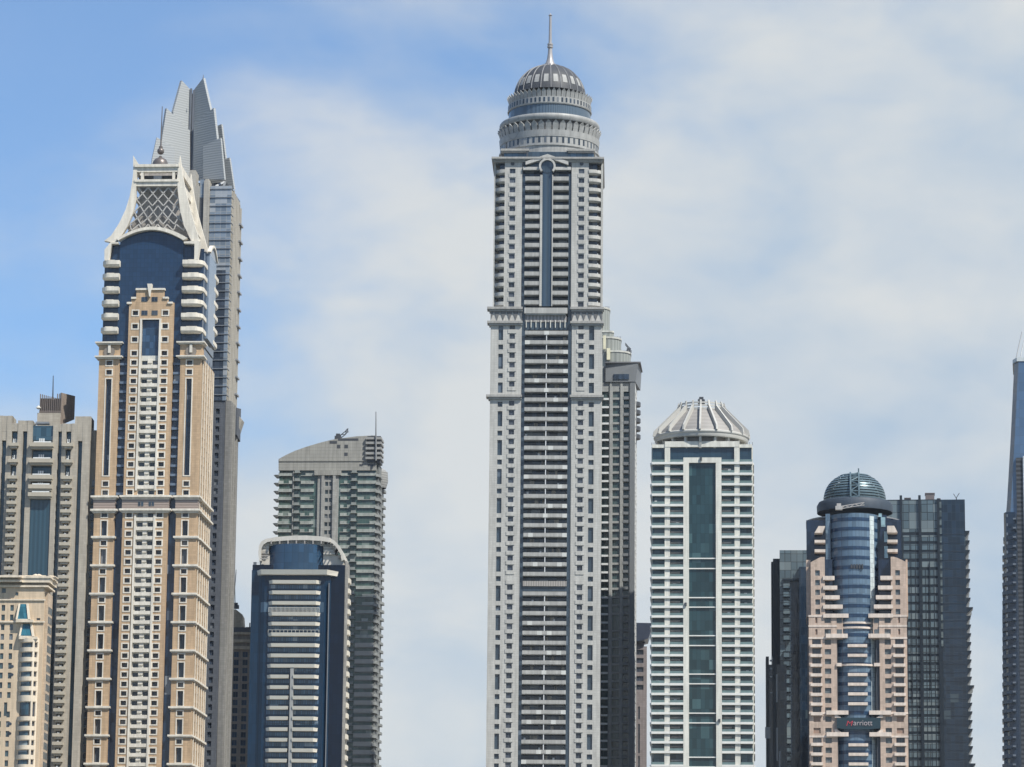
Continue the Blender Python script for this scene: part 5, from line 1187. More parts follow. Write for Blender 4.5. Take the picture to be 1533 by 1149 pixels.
# ================================================================== white tower
def white_tower():
    b = Bld('white_banded_tower', 'white tower with thin floor ledges, a tall teal centre window and a cone-shaped finned crown', 'skyscraper', 1051, 850, 1290, -3.9)
    X, Z, e = b.X, b.Z, b.e; DEP = 31; ry = 850
    W = WHITE; WL = paint('ledge_white', (0.66, 0.65, 0.61), 0.5, var=0.04)
    TG = glass('teal_curtain', (0.016, 0.042, 0.050), 1.55, 3.6, var=0.3, light=0.22, lcol=(0.06, 0.12, 0.13), wav=0.015)
    RG = glass('ledge_glass', (0.035, 0.06, 0.075), 2.0, 3.6, var=0.45, light=0.1, lcol=(0.17, 0.17, 0.17))
    BG_ = b.many('glass_railing', paint('railing_glass', (0.14, 0.20, 0.20), 0.15, var=0.15)); ld = b.many('floor_ledge', WL)
    x0, x1 = X(975.5), X(1127)
    P1a, P1b, Fa, Fb, Fc, Fd, P2a, P2b = [X(p) for p in (995, 1003, 1023, 1031.4, 1071.8, 1080.3, 1099.8, 1107.8)]
    MB().box(x0+0.3, x1-0.3, 1.6, DEP, 0, Z(667.5)).build('glass_core', RG, e)
    for a, c in ((P1a, P1b), (P2a, P2b)): MB().box(a, c, 0.0, 2.0, 0, Z(669.6)).build('pier', W, e)
    MB().box(P1a, P2b, -0.1, 2.0, Z(669.5), Z(661)).build('top_beam', W, e)
    MB().box(P1b+.01, P2a-.01, 0.9, 1.59, Z(689), Z(669.6)).build('band_window', glass('band_navy', (0.02, 0.045, 0.07), 2, 4.5, var=0.1), e)
    for a, c in ((x0+.3, P1a-.01), (P2b+.01, x1-.3)):
        MB().box(a, c, 0.9, 1.59, Z(690), Z(670.5)).build('band_window', glass('band_navy2', (0.02, 0.045, 0.07), 2, 4.5, var=0.1), e)
        MB().box(a-.2, c+.2, 0.2, DEP, Z(670.4), Z(665.5)).build('parapet', W, e)
    for a, c in ((Fa, Fb), (Fc, Fd)): MB().box(a, c, -0.5, 2.0, 0, Z(693.4)).build('portal_pier', W, e)
    MB().box(Fa, Fd, -0.5, 2.0, Z(693.4)+.01, Z(685.6)).build('portal_head', W, e)
    MB().box(Fb, Fc, 0.5, 1.59, 0, Z(693.4)).build('tall_window', TG, e)
    tr = b.many('transom', WL)
    for y in (836.3, 851.5, 895, 909.3, 952, 966.8, 1009.5, 1024, 1068, 1082.6, 1134, 1148.5, 1192): tr.new().box(Fb, Fc, -0.05, 0.6, Z(y)-0.2, Z(y)+0.2)
    ys = [693.8, 710, 725.6, 741, 756.7, 772.6, 788.7, 804.3, 820.4, 835.8, 851, 865.3, 880]
    y = 880
    while y < 1085: y += 14.5; ys.append(y)
    ys += [1112, 1126.5, 1147]; ys += [1162, 1177, 1192]
    rn = random.Random(12); ou = b.many('outdoor_unit', paint('unit_pale', (0.5, 0.5, 0.48), var=0.5)); am = b.many('inner_spandrel', stone('inner_wall', (0.36, 0.34, 0.32)))
    for i, y in enumerate(ys):
        z = Z(y)
        for a, c, inner in ((x0, P1a-.01, 0), (P1b+.01, Fa-.01, 1), (Fd+.01, P2a-.01, 1), (P2b+.01, x1, 0)):
            k = ld.new(); k.box(a-(0.0 if inner else 0), c, -0.55, 1.59, z-0.42, z+0.42)
            BG_.new().box(a+.05, c-.05, -0.35, -0.27, z+0.43, z+1.35)
            if inner: am.new().box(a+.2, c-(1.2 if rn.random() < .5 else .2), 1.2, 1.58, z+1.75, z+2.35)
        if rn.random() < 0.55:
            xx = rn.choice([x0+1, P1b+1, Fd+1, P2b+1])+rn.random()*2.2; ou.new().box(xx, xx+0.8+rn.random()*.5, 0.3, 0.8, z+0.43, z+1.3+rn.random()*.5)
        ld.new().box(P1a, P1b, -0.5, -0.01, z-0.42, z+0.42); ld.new().box(P2a, P2b, -0.5, -0.01, z-0.42, z+0.42)
    for px, y in ((1049.5, 687.5), (1026.5, 905), (1076.5, 1079)):
        MB().box(X(px)-0.4, X(px)+0.4, -1.1, -0.51, Z(y+2.5), Z(y-2)).build('floodlight', DARKM, e)
    # right and left flanks
    for sgn in (0, 1):
        fr = (x1-.29, 1.7, 90) if sgn else (x0+.29, DEP, -90)
        m = MB(fr)
        for u in ((0, 2.5), (9, 11.5), (19, 21.5), (26.5, 29)): m.box(u[0], u[1], -0.45, 0, 0, Z(668))
        m.build('side_pier', W, e)
        for y in ys:
            k = ld.new(fr, w=0.2); k.box(0, DEP-1.7, -0.9, 0, Z(y)-0.42, Z(y)+0.42)
    rp = b.many('roof_post', STEEL)
    for px in (975.8, 979, 983, 1118, 1122, 1126.5): rp.new().tube((X(px, 664), 1.5, Z(666)), (X(px, 664), 1.5, Z(661.5)), 0.12)
    # crown: ring of columns, eaves ring, cone roof with fins
    c = DEP/2; cx = b.X(1050.3, 630, c); Kp = (b.X(1100, 630, c)-b.X(1000, 630, c))/100
    def zf(y, r): return Z(y, c-r*Kp, 1050)
    CW = paint('crown_white', (0.44, 0.43, 0.40), 0.5, var=0.06); n = 18
    zl, ze, zt = Z(661, 3), zf(648.5, 70), Z(612.5, c-34*Kp)
    m = MB(); m.lathe(cx, c, [(58*Kp, zl-3), (58*Kp, ze)], 60); m.build('crown_drum', paint('drum_brown', (0.20, 0.18, 0.165)), e, smooth=True)
    cc = b.many('crown_column', CW); ff = b.many('crown_fin', CW)
    m = MB(); m.lathe(cx, c, [(60*Kp, ze-0.9), (69*Kp, ze-0.9), (70*Kp, ze-0.2), (70*Kp, ze+0.2), (71.5*Kp, ze+0.7), (71.5*Kp, ze+1.2), (58*Kp, ze+3.2)], 72); m.build('eaves_ring', CW, e, smooth=True)
    zr = ze+3.3; m = MB(); m.lathe(cx, c, [(69*Kp, ze+1.3), (68*Kp, zr-0.9), (34*Kp, zt)], 72); m.build('cone_roof', louvre('cone_cladding', (0.27, 0.255, 0.24), 1.6, 0.85, 0.6), e, smooth=True)
    m = MB()
    for dz in (0.1, 1.2, 2.3): m.lathe(cx, c, [(33.5*Kp, zt+dz), (34.5*Kp, zt+dz), (34.5*Kp, zt+dz+0.55), (33.5*Kp, zt+dz+0.55)], 48, closed=True)
    m.build('top_ring', CW, e)
    m = MB(); m.lathe(cx, c, [(33*Kp, zt-0.2), (0.2, zt-0.1)], 32); m.build('roof_deck', STEEL, e)
    for i in range(n):
        a = 360*(i+0.5)/n - 0; ca_, sa_ = math.cos(R(a-90+9)), math.sin(R(a-90+9))
        def pt(r, z, s=0): return (cx+ca_*r*Kp-sa_*s, c+sa_*r*Kp+ca_*s, z)
        q = cc.new(); q.sheet([pt(58, zl-3, -.45), pt(62.5, zl-3, -.45), pt(66, ze-0.9, -.45), pt(58, ze-0.9, -.45)], Vector((-sa_, ca_, 0))*0.9)
        q = ff.new(); w_ = 0.33
        q.sheet([pt(66, ze+1.1, -w_), pt(73.8, ze+1.5, -w_), pt(72.3, ze+3.4, -w_), pt(37.0, zt+1.6, -w_), pt(35.2, zt+3.4, -w_), pt(33.6, zt+3.6, -w_), pt(33.4, zt-0.5, -w_), pt(63.8, zr, -w_)], Vector((-sa_, ca_, 0))*2*w_)
    b.done(); return b

# ================================================================== pink hotel tower with glass cylinder and ribbed globe
def hotel_tower():
    b = Bld('pink_hotel_tower', 'pink stone hotel tower with a blue glass cylinder, lettered sign and ribbed steel dome', 'hotel', 1283, 950, 1285, -4.9)
    X, Z, e = b.X, b.Z, b.e; DEP = 34; ry = 1050
    K = PINK; KL = stone('pale_pink_ledge', (0.68, 0.58, 0.50), var=0.03, joint=0.95)
    CG = glass('cylinder_glass', (0.10, 0.155, 0.215), 1.3, 3.45, var=0.2, mull=(0.06, 0.09, 0.13), light=0.12, lcol=(0.16, 0.21, 0.26))
    DB = glass('band_dark_glass', (0.015, 0.04, 0.085), 1.3, 3.5, var=0.2)
    DK = glass('hotel_dark_glass', (0.012, 0.022, 0.045), 1.5, 3.5, var=0.3)
    x0, x1 = X(1211.5, ry), X(1359, ry)
    lw, rw = X(1253.5, ry), X(1317.5, ry)
    cxm = X(1283.8, ry)
    h = (Z(882.5)-Z(882.5+14.55*10))/10
    # dark glass shoulders and drum
    MB().box(X(1207.5, 850), X(1350.5, 850), 6, DEP, 0, Z(775)).build('tower_core', DK, e)
    m = MB(); sx0, sx1 = X(1207, 800), X(1350.5, 800); cyl_r = (sx1-sx0)/2; cmx = (sx0+sx1)/2
    m.plan([(cmx+cyl_r*math.cos(R(a)), 21+cyl_r*0.95*math.sin(R(a))) for a in range(180, 361, 6)] + [(sx1, DEP), (sx0, DEP)], Z(845), Z(770)); m.build('shoulder', DK, e)
    m = MB(); m.plan([(cmx+cyl_r*1.006*math.cos(R(a)), 21+cyl_r*0.956*math.sin(R(a))) for a in range(180, 361, 6)] + [(sx1+.1, DEP), (sx0-.1, DEP)], Z(770)+.01, Z(768)); m.build('coping', STEEL, e)
    # cylinder
    ccy = 14.0; Rt = (X(1317.5, 800)-X(1244, 800))/2; Rm = Rt
    Rc = (X(1318, 950)-X(1243, 950))/2; cyx = (X(1318, 950)+X(1243, 950))/2
    ccy = Rc*0.9+1.0
    cyl = lambda r, z0, z1, n=48: MB().lathe(cyx, ccy, [(r, z0), (r, z1)], n, 180, 360)
    cyl(Rc, 0, Z(768)).build('glass_cylinder', CG, e, smooth=True)
    bd = b.many('cylinder_band', DB, smooth=True)
    z = Z(777.5); k = 0
    rowz = []
    while z > 60:
        rowz.append(z); z -= h
    for z in rowz: q = bd.new(); q.lathe(cyx, ccy, [(Rc-.3, z-0.55), (Rc+0.07, z-0.55), (Rc+0.07, z+0.75), (Rc-.3, z+0.75)], 40, 180, 360, closed=True)
    MB().lathe(cyx, ccy, [(Rc+.02, Z(1250)), (Rc+.1, Z(1250)), (Rc+.1, Z(771)), (Rc+.02, Z(771))], 6, 308, 322, closed=True).build('painted_glare_strip', glass('painted_glare_glass', (0.52, 0.58, 0.58), 0.9, 1.75, var=0.2, ior=1.9, rough=0.15, mull=(0.3, 0.34, 0.36), mw=0.09), e, smooth=True)  # white reflection on the cylinder, painted as a strip of paler glass
    rg = b.many('cylinder_ledge', KL, smooth=True)
    for y in (932.5, 939.8, 995.5): q = rg.new(); z = Z(y, ccy-Rc); q.lathe(cyx, ccy, [(Rc-.2, z-0.35), (Rc+.6, z-0.35), (Rc+.6, z+0.35), (Rc-.2, z+0.35)], 40, 215, 325, closed=True)
    lg = b.many('ledge', KL); la, lb = X(1269.7, ry), X(1299, ry)
    for y in (966.7, 981.3, 1010, 1024.5, 1039, 1053.8, 1115.2, 1129.5, 1144, 1158.6, 1173, 1188): z = Z(y, -1); lg.new().box(la, lb, -1.2, 1.6, z-0.55, z+0.5)
    # vents on the cylinder
    for i in range(5): xx = X(1275+4*i, 848); MB().box(xx-0.3, xx+0.3, -0.25, 1.8, Z(851.5), Z(845)).build('vent_slot', DARKM, e)
    # top glass box with dark reveal
    MB().box(X(1236, 785), X(1243, 785), 5.2, 7, Z(900), Z(766)).build('side_glazing', CG, e)
    MB().box(X(1317.8, 785), X(1328, 785), 5.2, 7, Z(900), Z(768)).build('side_glazing', DK, e)
    sq = b.many('bright_pane', glass('bright_pane', (0.25, 0.38, 0.42), 1.2, 1.8, ior=1.9))
    for pa, pb, ya, yb in ((1319.5, 1326, 786, 771.5), (1324, 1329.5, 809, 793), (1324, 1329.5, 833, 815), (1316, 1321, 771, 766)): sq.new().box(X(pa, 800), X(pb, 800), 4.9, 5.19, Z(ya), Z(yb))
    # side beaks
    bk = b.many('pink_beak', KL)
    for ya, yb, w_ in ((797, 787, 12), (811.5, 807.5, 10), (826, 821.5, 10)):
        for s_, px in ((-1, 1233), (1, 1332)):
            xi = X(px, 810); xo = xi + s_*(-1)*0
            xa, xb = (X(1219.5, 810), X(1235.5, 810)) if s_ < 0 else (X(1328.5, 810), X(1344, 810))
            z0, z1 = Z(ya), Z(yb); q = bk.new()
            if yb < 790: q.prism([(xa, z0), (xb-1 if s_ < 0 else xb, z0), (xb, z1) if s_ < 0 else (xb-1.2, z1), (xa+1.5, z1) if s_ < 0 else (xa, z1)], 1.0, 7)
            else: q.box(xa, xb, 1.5, 7, z0, z1)
    # wings of pink stone
    wn = b.many('window', [pane('hotel_window', (0.10, 0.12, 0.13), (0.20, 0.21, 0.21), 0.2), MULL, KL])
    lo_z = Z(921.5); bl = b.many('balcony', KL); bays = b.many('balcony_window', [pane('bay_pane', (0.05, 0.065, 0.085)), MULL]); lv = b.many('louvred_window', paint('brown_louvre', (0.30, 0.20, 0.15)))
    ups = [Z(858+14.5*i) for i in range(5)]
    upL, upR = (X(1213.8, 880), X(1235, 880)), (X(1334, 880), X(1357, 880))
    for (xa, xb), (wa, wb) in ((upL, (X(1220.5, 880), X(1227.5, 880))), (upR, (X(1340.5, 880), X(1347.5, 880)))):
        Hh = [(wa, wb, z-1.0, z+1.0) for z in ups[:-1]] + [(wa, wb, ups[4]-1, ups[4]+1)]
        m = MB(); m.grid(xa, xb, lo_z+.02, Z(842), Hh, 0.0, 0.7); m.build('upper_wing', K, e)
        MB().box(xa, xb, 0.71, 6.5, lo_z, Z(842)-.05).build('wing_core', K, e)
        for q in Hh: win(wn.new(), *q, 0.5, 0.15)
        MB().prism([(xa, Z(842)+.01), (xb, Z(842)+.01), (xb, Z(834)) if xa < cxm else (xb-3.2, Z(835.5)), (xb-1.2, Z(834)) if xa < cxm else (xa+1, Z(834)), (xa+3.2, Z(835)) if xa < cxm else (xa, Z(834))], 0.0, 8).build('gable', K, e)
    for pa, pb in ((1207, 1213.8), (1357, 1359.8)):
        MB().box(X(pa, 900)+.01, X(pb, 900)-.01, 4, 26, lo_z, Z(836)).build('rear_wing', K, e)
    # stepped half-round balconies meeting the cylinder
    for y, pl, pr in ((865, 1249.5, 1318), (879.5, 1253.5, 1314.5), (894, 1257, 1311), (908, 1261.5, 1308), (921.5, 1270, 1299.5)):
        z = Z(y)
        for (a, c) in ((X(1232, 880), X(pl, 880)), (X(pr, 880), X(1336.5, 880))):
            s_ = a < cxm; t = (c-a)
            pts = [(a, 5), (a, -0.6), (c, -0.6+0.02), (c, 0.3), (c-1.5, 2.8), (a+2, 5)] if s_ else [(c, 5), (a+1, 5), (a, 0.3), (a, -0.6), (c, -0.6)]
            q = bl.new(); q.plan(pts, z-0.9, z+0.55)
    MB().box(upL[1]-1, X(1246.5, 880), 2.8, 6, lo_z, Z(836)).build('recess_wall', DK, e); MB().box(X(1316, 880), upR[0]+1, 2.8, 6, lo_z, Z(836)).build('recess_wall', DK, e)
    # main pink block
    rows = [Z(929), Z(946.3)]; z = Z(961.5); lowr = [Z(961.5+14.55*i) for i in range(8)]
    low2 = [Z(1109+14.6*i) for i in range(6)]; mid = [Z(1077), Z(1094.2)]
    win2L, win2R = (X(1235.3, ry), X(1244.8, ry)), (X(1325.5, ry), X(1334.8, ry))
    bayL, bayR = (X(1216.5, ry), X(1229.5, ry)), (X(1341, ry), X(1354, ry))
    for xa, xb, w2, by in ((x0, lw, win2L, bayL), (rw, x1, win2R, bayR)):
        Hh = [(*w2, z-1.0, z+1.0) for z in rows+lowr+mid+low2]
        Bb = [(*by, z-1.25, z+1.35) for z in lowr+low2]
        Lv = [(by[0]+(1.2 if i < 2 else 0.3), by[1]-(1.2 if i < 2 else 0.3), z-1.0, z+1.0) for i, z in enumerate(rows+mid)]
        m = MB(); m.grid(xa, xb, 0, lo_z, Hh+Bb+Lv, 0, 0.8); m.build('pink_wall', K, e)
        MB().box(xa, xb, 1.3, 12, 0, lo_z-.1).build('wing_core', K, e)
        for q in Hh: win(wn.new(), *q, 0.55, 0.15)
        for q in Bb:
            win(bays.new(), *q, 0.85, 0.15, bars=2)
            t = bl.new(); t.box(q[0]-0.7, q[1]+0.5, -1.0, 0.3, q[2]-0.75, q[2]+0.35)
        for q in Lv:
            t = lv.new(); t.box(q[0], q[1], 0.4, 0.7, q[2], q[3])
        for y in (937.5, 955.5, 1068, 1103, 922.5): t = lg.new(w=.5); t.box(xa-.1, xb+(.1 if y != 922.5 else .1), -0.14, 0.2, Z(y)-.35, Z(y)+.35)
    MB().box(lw-.01, X(1262, 935), 0.3, 4, Z(957), lo_z-.1).build('cheek_wall', K, e); MB().box(X(1307, 935), rw+.01, 0.3, 4, Z(957), lo_z-.1).build('cheek_wall', K, e)
    for a, c in ((X(1262, 935)-5.3, X(1262, 935)-0.4), (X(1307, 935)+0.5, X(1307, 935)+2.4)):
        for y in (929, 946): win(wn.new(), a, c, Z(y+3.5), Z(y-3.5), 0.22, 0.05, bars=2)
    for a, c in ((lw, X(1254.8, ry)), (X(1312, ry), rw)): MB().box(a+.02, c-.02, 0.8, 5, 0, Z(957.5)).build('dark_reveal', DARKM, e)
    bkk = b.many('cantilever_ledge', KL)
    for y in (952.5, 1067.5, 1100):
        z = Z(y)
        for a, c, s_ in ((lw-4, X(1270, ry), 1), (X(1301, ry), rw+4, 0)):
            q = bkk.new(); q.box(a, c, -1.0, 2.2, z-0.75, z+0.75)
            if y > 1000:
                zz_ = z-1.3 if y < 1080 else z+1.3
                q = bkk.new(); q.prism([(a+3, zz_-.5), (c-2.6 if s_ else c-3, zz_-.5), (c-4.2 if s_ else c-3, zz_+.5), (a+3, zz_+.5)] if s_ else [(a+2.6, zz_-.5), (c-3, zz_-.5), (c-3, zz_+.5), (a+4.2, zz_+.5)], -0.6, 1.8)
    z = Z(995.5)
    for a, c in ((lw-.2, X(1260.5, ry)), (X(1309, ry), rw+.2)): lg.new().box(a, c, -0.6, 2, z-0.6, z+0.6)
    # sign box: dark panel with lettering
    sx0, sx1 = X(1252.8, 1084), X(1318.3, 1084); sz0, sz1 = Z(1092.5), Z(1075.3)
    m = MB(); m.prism([(sx0, sz1), (sx0, sz0+.35), (sx0+(sx1-sx0)*.25, sz0-.05), (sx1-(sx1-sx0)*.25, sz0-.05), (sx1, sz0+.35), (sx1, sz1)], -1.3, 1.4)
    sign = m.build('sign_panel', glass('sign_dark', (0.012, 0.035, 0.05), 3, 2, var=0.08, mw=0.02, wav=0.005), e)
    def text(body, xa, z0, height, width, mat, name, slant=0.0):
        cu = bpy.data.curves.new(name, 'FONT'); cu.body = body; cu.extrude = 0.12; cu.offset = -0.008; cu.shear = slant
        o = bpy.data.objects.new(name, cu); COL.objects.link(o)
        me = bpy.data.meshes.new_from_object(o.evaluated_get(bpy.context.evaluated_depsgraph_get())); bpy.data.objects.remove(o)
        xs = [v.co.x for v in me.vertices]; ys_ = [v.co.y for v in me.vertices]; w0, h0 = max(xs)-min(xs), max(ys_)-min(ys_)
        for v in me.vertices: x, y, zz = v.co; v.co = (xa+(x-min(xs))*width/w0, -1.42-zz*1.0, z0+(y-min(ys_))*height/h0)
        me.materials.clear(); me.materials.append(mat); o = bpy.data.objects.new(name, me); COL.objects.link(o); o.parent = sign
    tz = Z(1086.8); th = Z(1079.6)-tz
    text('M', X(1267.0, 1084), tz-0.15, th*1.0, X(1277, 1084)-X(1267.0, 1084), paint('sign_red', (0.50, 0.05, 0.07), 0.4, var=0.02), 'red_letter', 0.25)
    text('arriott', X(1277.7, 1084), tz, th*1.0, X(1306, 1084)-X(1277.7, 1084), paint('sign_white', (0.48, 0.42, 0.43), 0.4, var=0.02), 'lettering')
    # flanks
    for sgn in (0, 1):
        fr = (x1+.01, 0.9, 90) if sgn else (x0-.01, 30, -90)
        m = MB(fr); Hs = [(u, u+2, z-1.1, z+1.1) for z in lowr+low2+rows for u in (4, 10, 17, 23)]; m.grid(0, 29, 0, lo_z-.02, Hs, 0, 0.6); m.build('side_wall', K, e)
        MB().box(x0+.7, x1-.7, 12.1, 29.5, 0, lo_z-.2).build('dark_core', DARKM, e) if sgn else None
    # collar and ribbed dome
    c = 19; dx = b.X(1279.5, 750, c); Kp = (b.X(1329, 750, c)-b.X(1229, 750, c))/100
    CL = paint('collar_slate', (0.04, 0.055, 0.075), 0.6)
    m = MB(); m.lathe(dx, c, [(56.5*Kp, Z(769, c)), (57*Kp, Z(759, c)), (54*Kp, Z(753.5, c)), (48*Kp, Z(751.5, c))], 64); m.build('dome_collar', CL, e, smooth=True)
    SL = paint('dome_slat', (0.13, 0.185, 0.21), 0.35, 0.3); ds = b.many('dome_slat', SL, smooth=True)
    zb, zt = Z(752, c), Z(711.5, c); Rd = 46.8*Kp; n = 10
    for i in range(n):
        t = i/(n-0.3); zz = zb+(zt-zb)*t; f = lambda q: Rd*math.sqrt(max(0.0, 1-(q*0.93)**2.3))
        r0, r1 = f(t), f(min(1, t+0.075)); dz = (zt-zb)*0.062
        ds.new().lathe(dx, c, [(r0-0.9, zz), (r0, zz), (r1+.1, zz+dz), (r1-0.7, zz+dz)], 48, closed=True)
    m = MB(); m.lathe(dx, c, [(f(.93), zt-1.2), (f(.97), zt-0.2), (0.2, zt+0.2)], 40); m.build('dome_cap', SL, e, smooth=True)
    m = MB(); m.lathe(dx, c, [(Rd*0.80, zb-1), (Rd*0.76, zb+(zt-zb)*0.35), (Rd*0.6, zb+(zt-zb)*.62), (Rd*.3, zb+(zt-zb)*.82), (0.1, zb+(zt-zb)*.86)], 40); m.build('inner_dome', paint('inner_dome', (0.16, 0.20, 0.21), 0.4), e, smooth=True)
    mr = b.many('dome_rib', SL)
    for k_ in range(18):
        a = R(20*k_+8); q = mr.new(); ps = [(Rd*math.sqrt(max(0, 1-(t*0.93)**2.3))-0.45, zb+(zt-zb)*t) for t in [0, .2, .4, .55, .7, .82, .92]]
        for (ra, za_), (rb, zb_) in zip(ps[:-1], ps[1:]): q.bar((dx+ra*math.cos(a), c+ra*math.sin(a), za_), (dx+rb*math.cos(a), c+rb*math.sin(a), zb_), 0.25)
    # ladder truss up the front
    la = b.many('ladder_truss', SL); xa, xb = b.X(1273.5, 740, 8), b.X(1286, 740, 8); yd = c-Rd-0.6
    ps = [(c-Rd*math.sqrt(max(0, 1-(t*0.93)**2.3))-0.7, zb+(zt-zb)*t) for t in [0, .22, .44, .62, .78, .9, 1.0]]
    q = la.new()
    for i, ((ya_, za_), (yb_, zb_)) in enumerate(zip(ps[:-1], ps[1:])):
        for xx in (xa, xb): q.bar((xx, ya_, za_), (xx, yb_, zb_), 0.6)
        q.bar((xa, ya_, za_), (xb, ya_, za_), 0.35); q.bar((xa if i % 2 else xb, ya_, za_), (xb if i % 2 else xa, yb_, zb_), 0.35)
    q.tube((xb, ps[-1][0], ps[-1][1]-1), (xb, ps[-1][0], ps[-1][1]+1.6), 0.25)
    b.done(); return b

# ================================================================== dark towers
def dark_tower(name, label, px, Y, yaw, pl, pr, ytop, ry, dep, floor_px, kind):
    b = Bld(name, label, 'skyscraper', px, 1000, Y, yaw)
    X, Z, e = b.X, b.Z, b.e; x0, x1 = X(pl, ry), X(pr, ry)
    GG = glass('grey_pane_%s' % kind, (0.085, 0.120, 0.140), 2.4, 3.3, var=0.25, mull=(0.02, 0.025, 0.03), light=0.35, lcol=(0.20, 0.235, 0.24), mw=0.14)
    NB = glass('ink_glass_%s' % kind, (0.011, 0.023, 0.042), 1.6, 3.3, var=0.35, mull=(0.03, 0.045, 0.06), light=0.04, lcol=(0.06, 0.085, 0.10))
    FRM = paint('ink_frame', (0.016, 0.024, 0.034), 0.4)
    h = floor_px*Y/FPX/math.cos(R(9))
    return b, X, Z, e, x0, x1, GG, NB, FRM, h

def right_dark_tower():
    b, X, Z, e, x0, x1, GG, NB, FRM, h = dark_tower('dark_gridded_tower', 'dark tower with gridded pale panes and saw-toothed right edge, behind the pink hotel', 1400, 1395, -6.2, 1300, 1447.5, 748, 900, 30, 12.9, 'right')
    xa = X(1411, 900)
    MB().box(x0, x1-.2, 0.6, 30, 0, Z(748)).build('tower_body', NB, e)
    MB().box(x0+.1, xa, 0, 0.59, 0, Z(748)).build('front_glazing', FRM, e)
    zs = []; z = Z(748); 
    pn = b.many('glazed_bay', [GG, FRM])
    # tall panes at the top, then rows
    cols = [(1300, 1323), (1327, 1349), (1352, 1377), (1380, 1405)]
    rowy = [(797, 749.5)]; y = 800.5
    while y < 1200: rowy.append((y+10.0, y+1.2)); y += 12.95
    rn = random.Random(2)
    for i, (ya, yb) in enumerate(rowy):
        for j, (pa, pb) in enumerate(cols):
            if i in (25, 26) and j == 1: continue
            q = pn.new(w=1 if j else .05); u0, u1 = X(pa, 900), X(pb, 900)
            if i == 0: q.box(u0, u1, -0.12, 0, Z(ya), Z(yb)); continue
            ns = 2 if i < 5 else 4
            q.box(u0+.2, u1-.2, -0.12, 0, Z(ya), Z(yb))
            for k in range(1, ns): xx = u0+(u1-u0)*k/ns; q.box(xx-.15, xx+.15, -0.2, -0.12, Z(ya), Z(yb), 1)
    mf = b.many('mullion_fin', FRM)
    for p, yt in ((1325, 748), (1350.5, 742), (1378.5, 742), (1406.5, 747)): mf.new().box(X(p, 900)-.5, X(p, 900)+.5, -0.8, 0, 0, Z(yt))
    for p, ya, yb in ((1392.3, 1030, 843), (1364.5, 1050, 990)): mf.new().box(X(p, 900)-.2, X(p, 900)+.2, -0.6, -0.1, Z(ya), Z(yb))
    lw_ = b.many('bright_pane', glass('corner_pane', (0.10, 0.125, 0.13), 1.0, 1.65, var=0.5))
    y = 752
    while y < 960: lw_.new().box(X(1407.6, 900), X(1411.5, 900), -0.3, 0, Z(y+9), Z(y)); y += 12.95
    dr = b.many('floor_line', paint('spandrel_ink', (0.022, 0.034, 0.052)))
    y = 800
    while y < 1200: dr.new().box(xa+.5, x1-.25, 0.52, 0.59, Z(y)-.12, Z(y)+.12); y += 12.95
    # pointed balconies down the right edge
    bb = b.many('pointed_balcony', [FRM, paint('soffit_pale', (0.28, 0.30, 0.31))]); y = 796; i = 0
    while y < 1200:
        g = 1.5 + (0.9 if i % 9 == 8 else 0); z = Z(y); q = bb.new()
        q.prism([(x1-.3, z-2.5), (x1+g*0.35, z-1.4), (x1+g, z+0.1), (x1+g, z+0.45), (x1-.3, z+0.45)], 1.5, 9)
        q.prism([(x1-.3, z-2.5), (x1+g*0.3, z-1.6), (x1+g*.9, z-0.2), (x1-.3, z-0.2)], 12, 22, 1); y += 14.3 if y < 900 else 13.0; i += 1
    # roof boxes and antenna
    RB = paint('roof_box_brown', (0.16, 0.14, 0.14))
    for pa, pb, yt in ((1385.7, 1399, 736.8), (1354.5, 1363, 743.8), (1404, 1407.5, 745)):
        m = MB(); m.box(X(pa, 748), X(pb, 748), 4, 10, Z(748), Z(yt)); m.box(X(pa, 748)-.2, X(pb, 748)+.2, 3.8, 10.2, Z(yt), Z(yt)+.3); m.build('roof_box', RB, e)
    m = MB(); bx = X(1432, 748); m.tube((bx, 3, Z(748)), (bx, 3, Z(744)), .2); m.tube((bx, 3, Z(745)), (bx-1.1, 3, Z(738)), .13); m.tube((bx, 3, Z(744)), (bx+1.2, 3, Z(737)), .13); m.build('antenna', DARKM, e)
    b.done(); return b

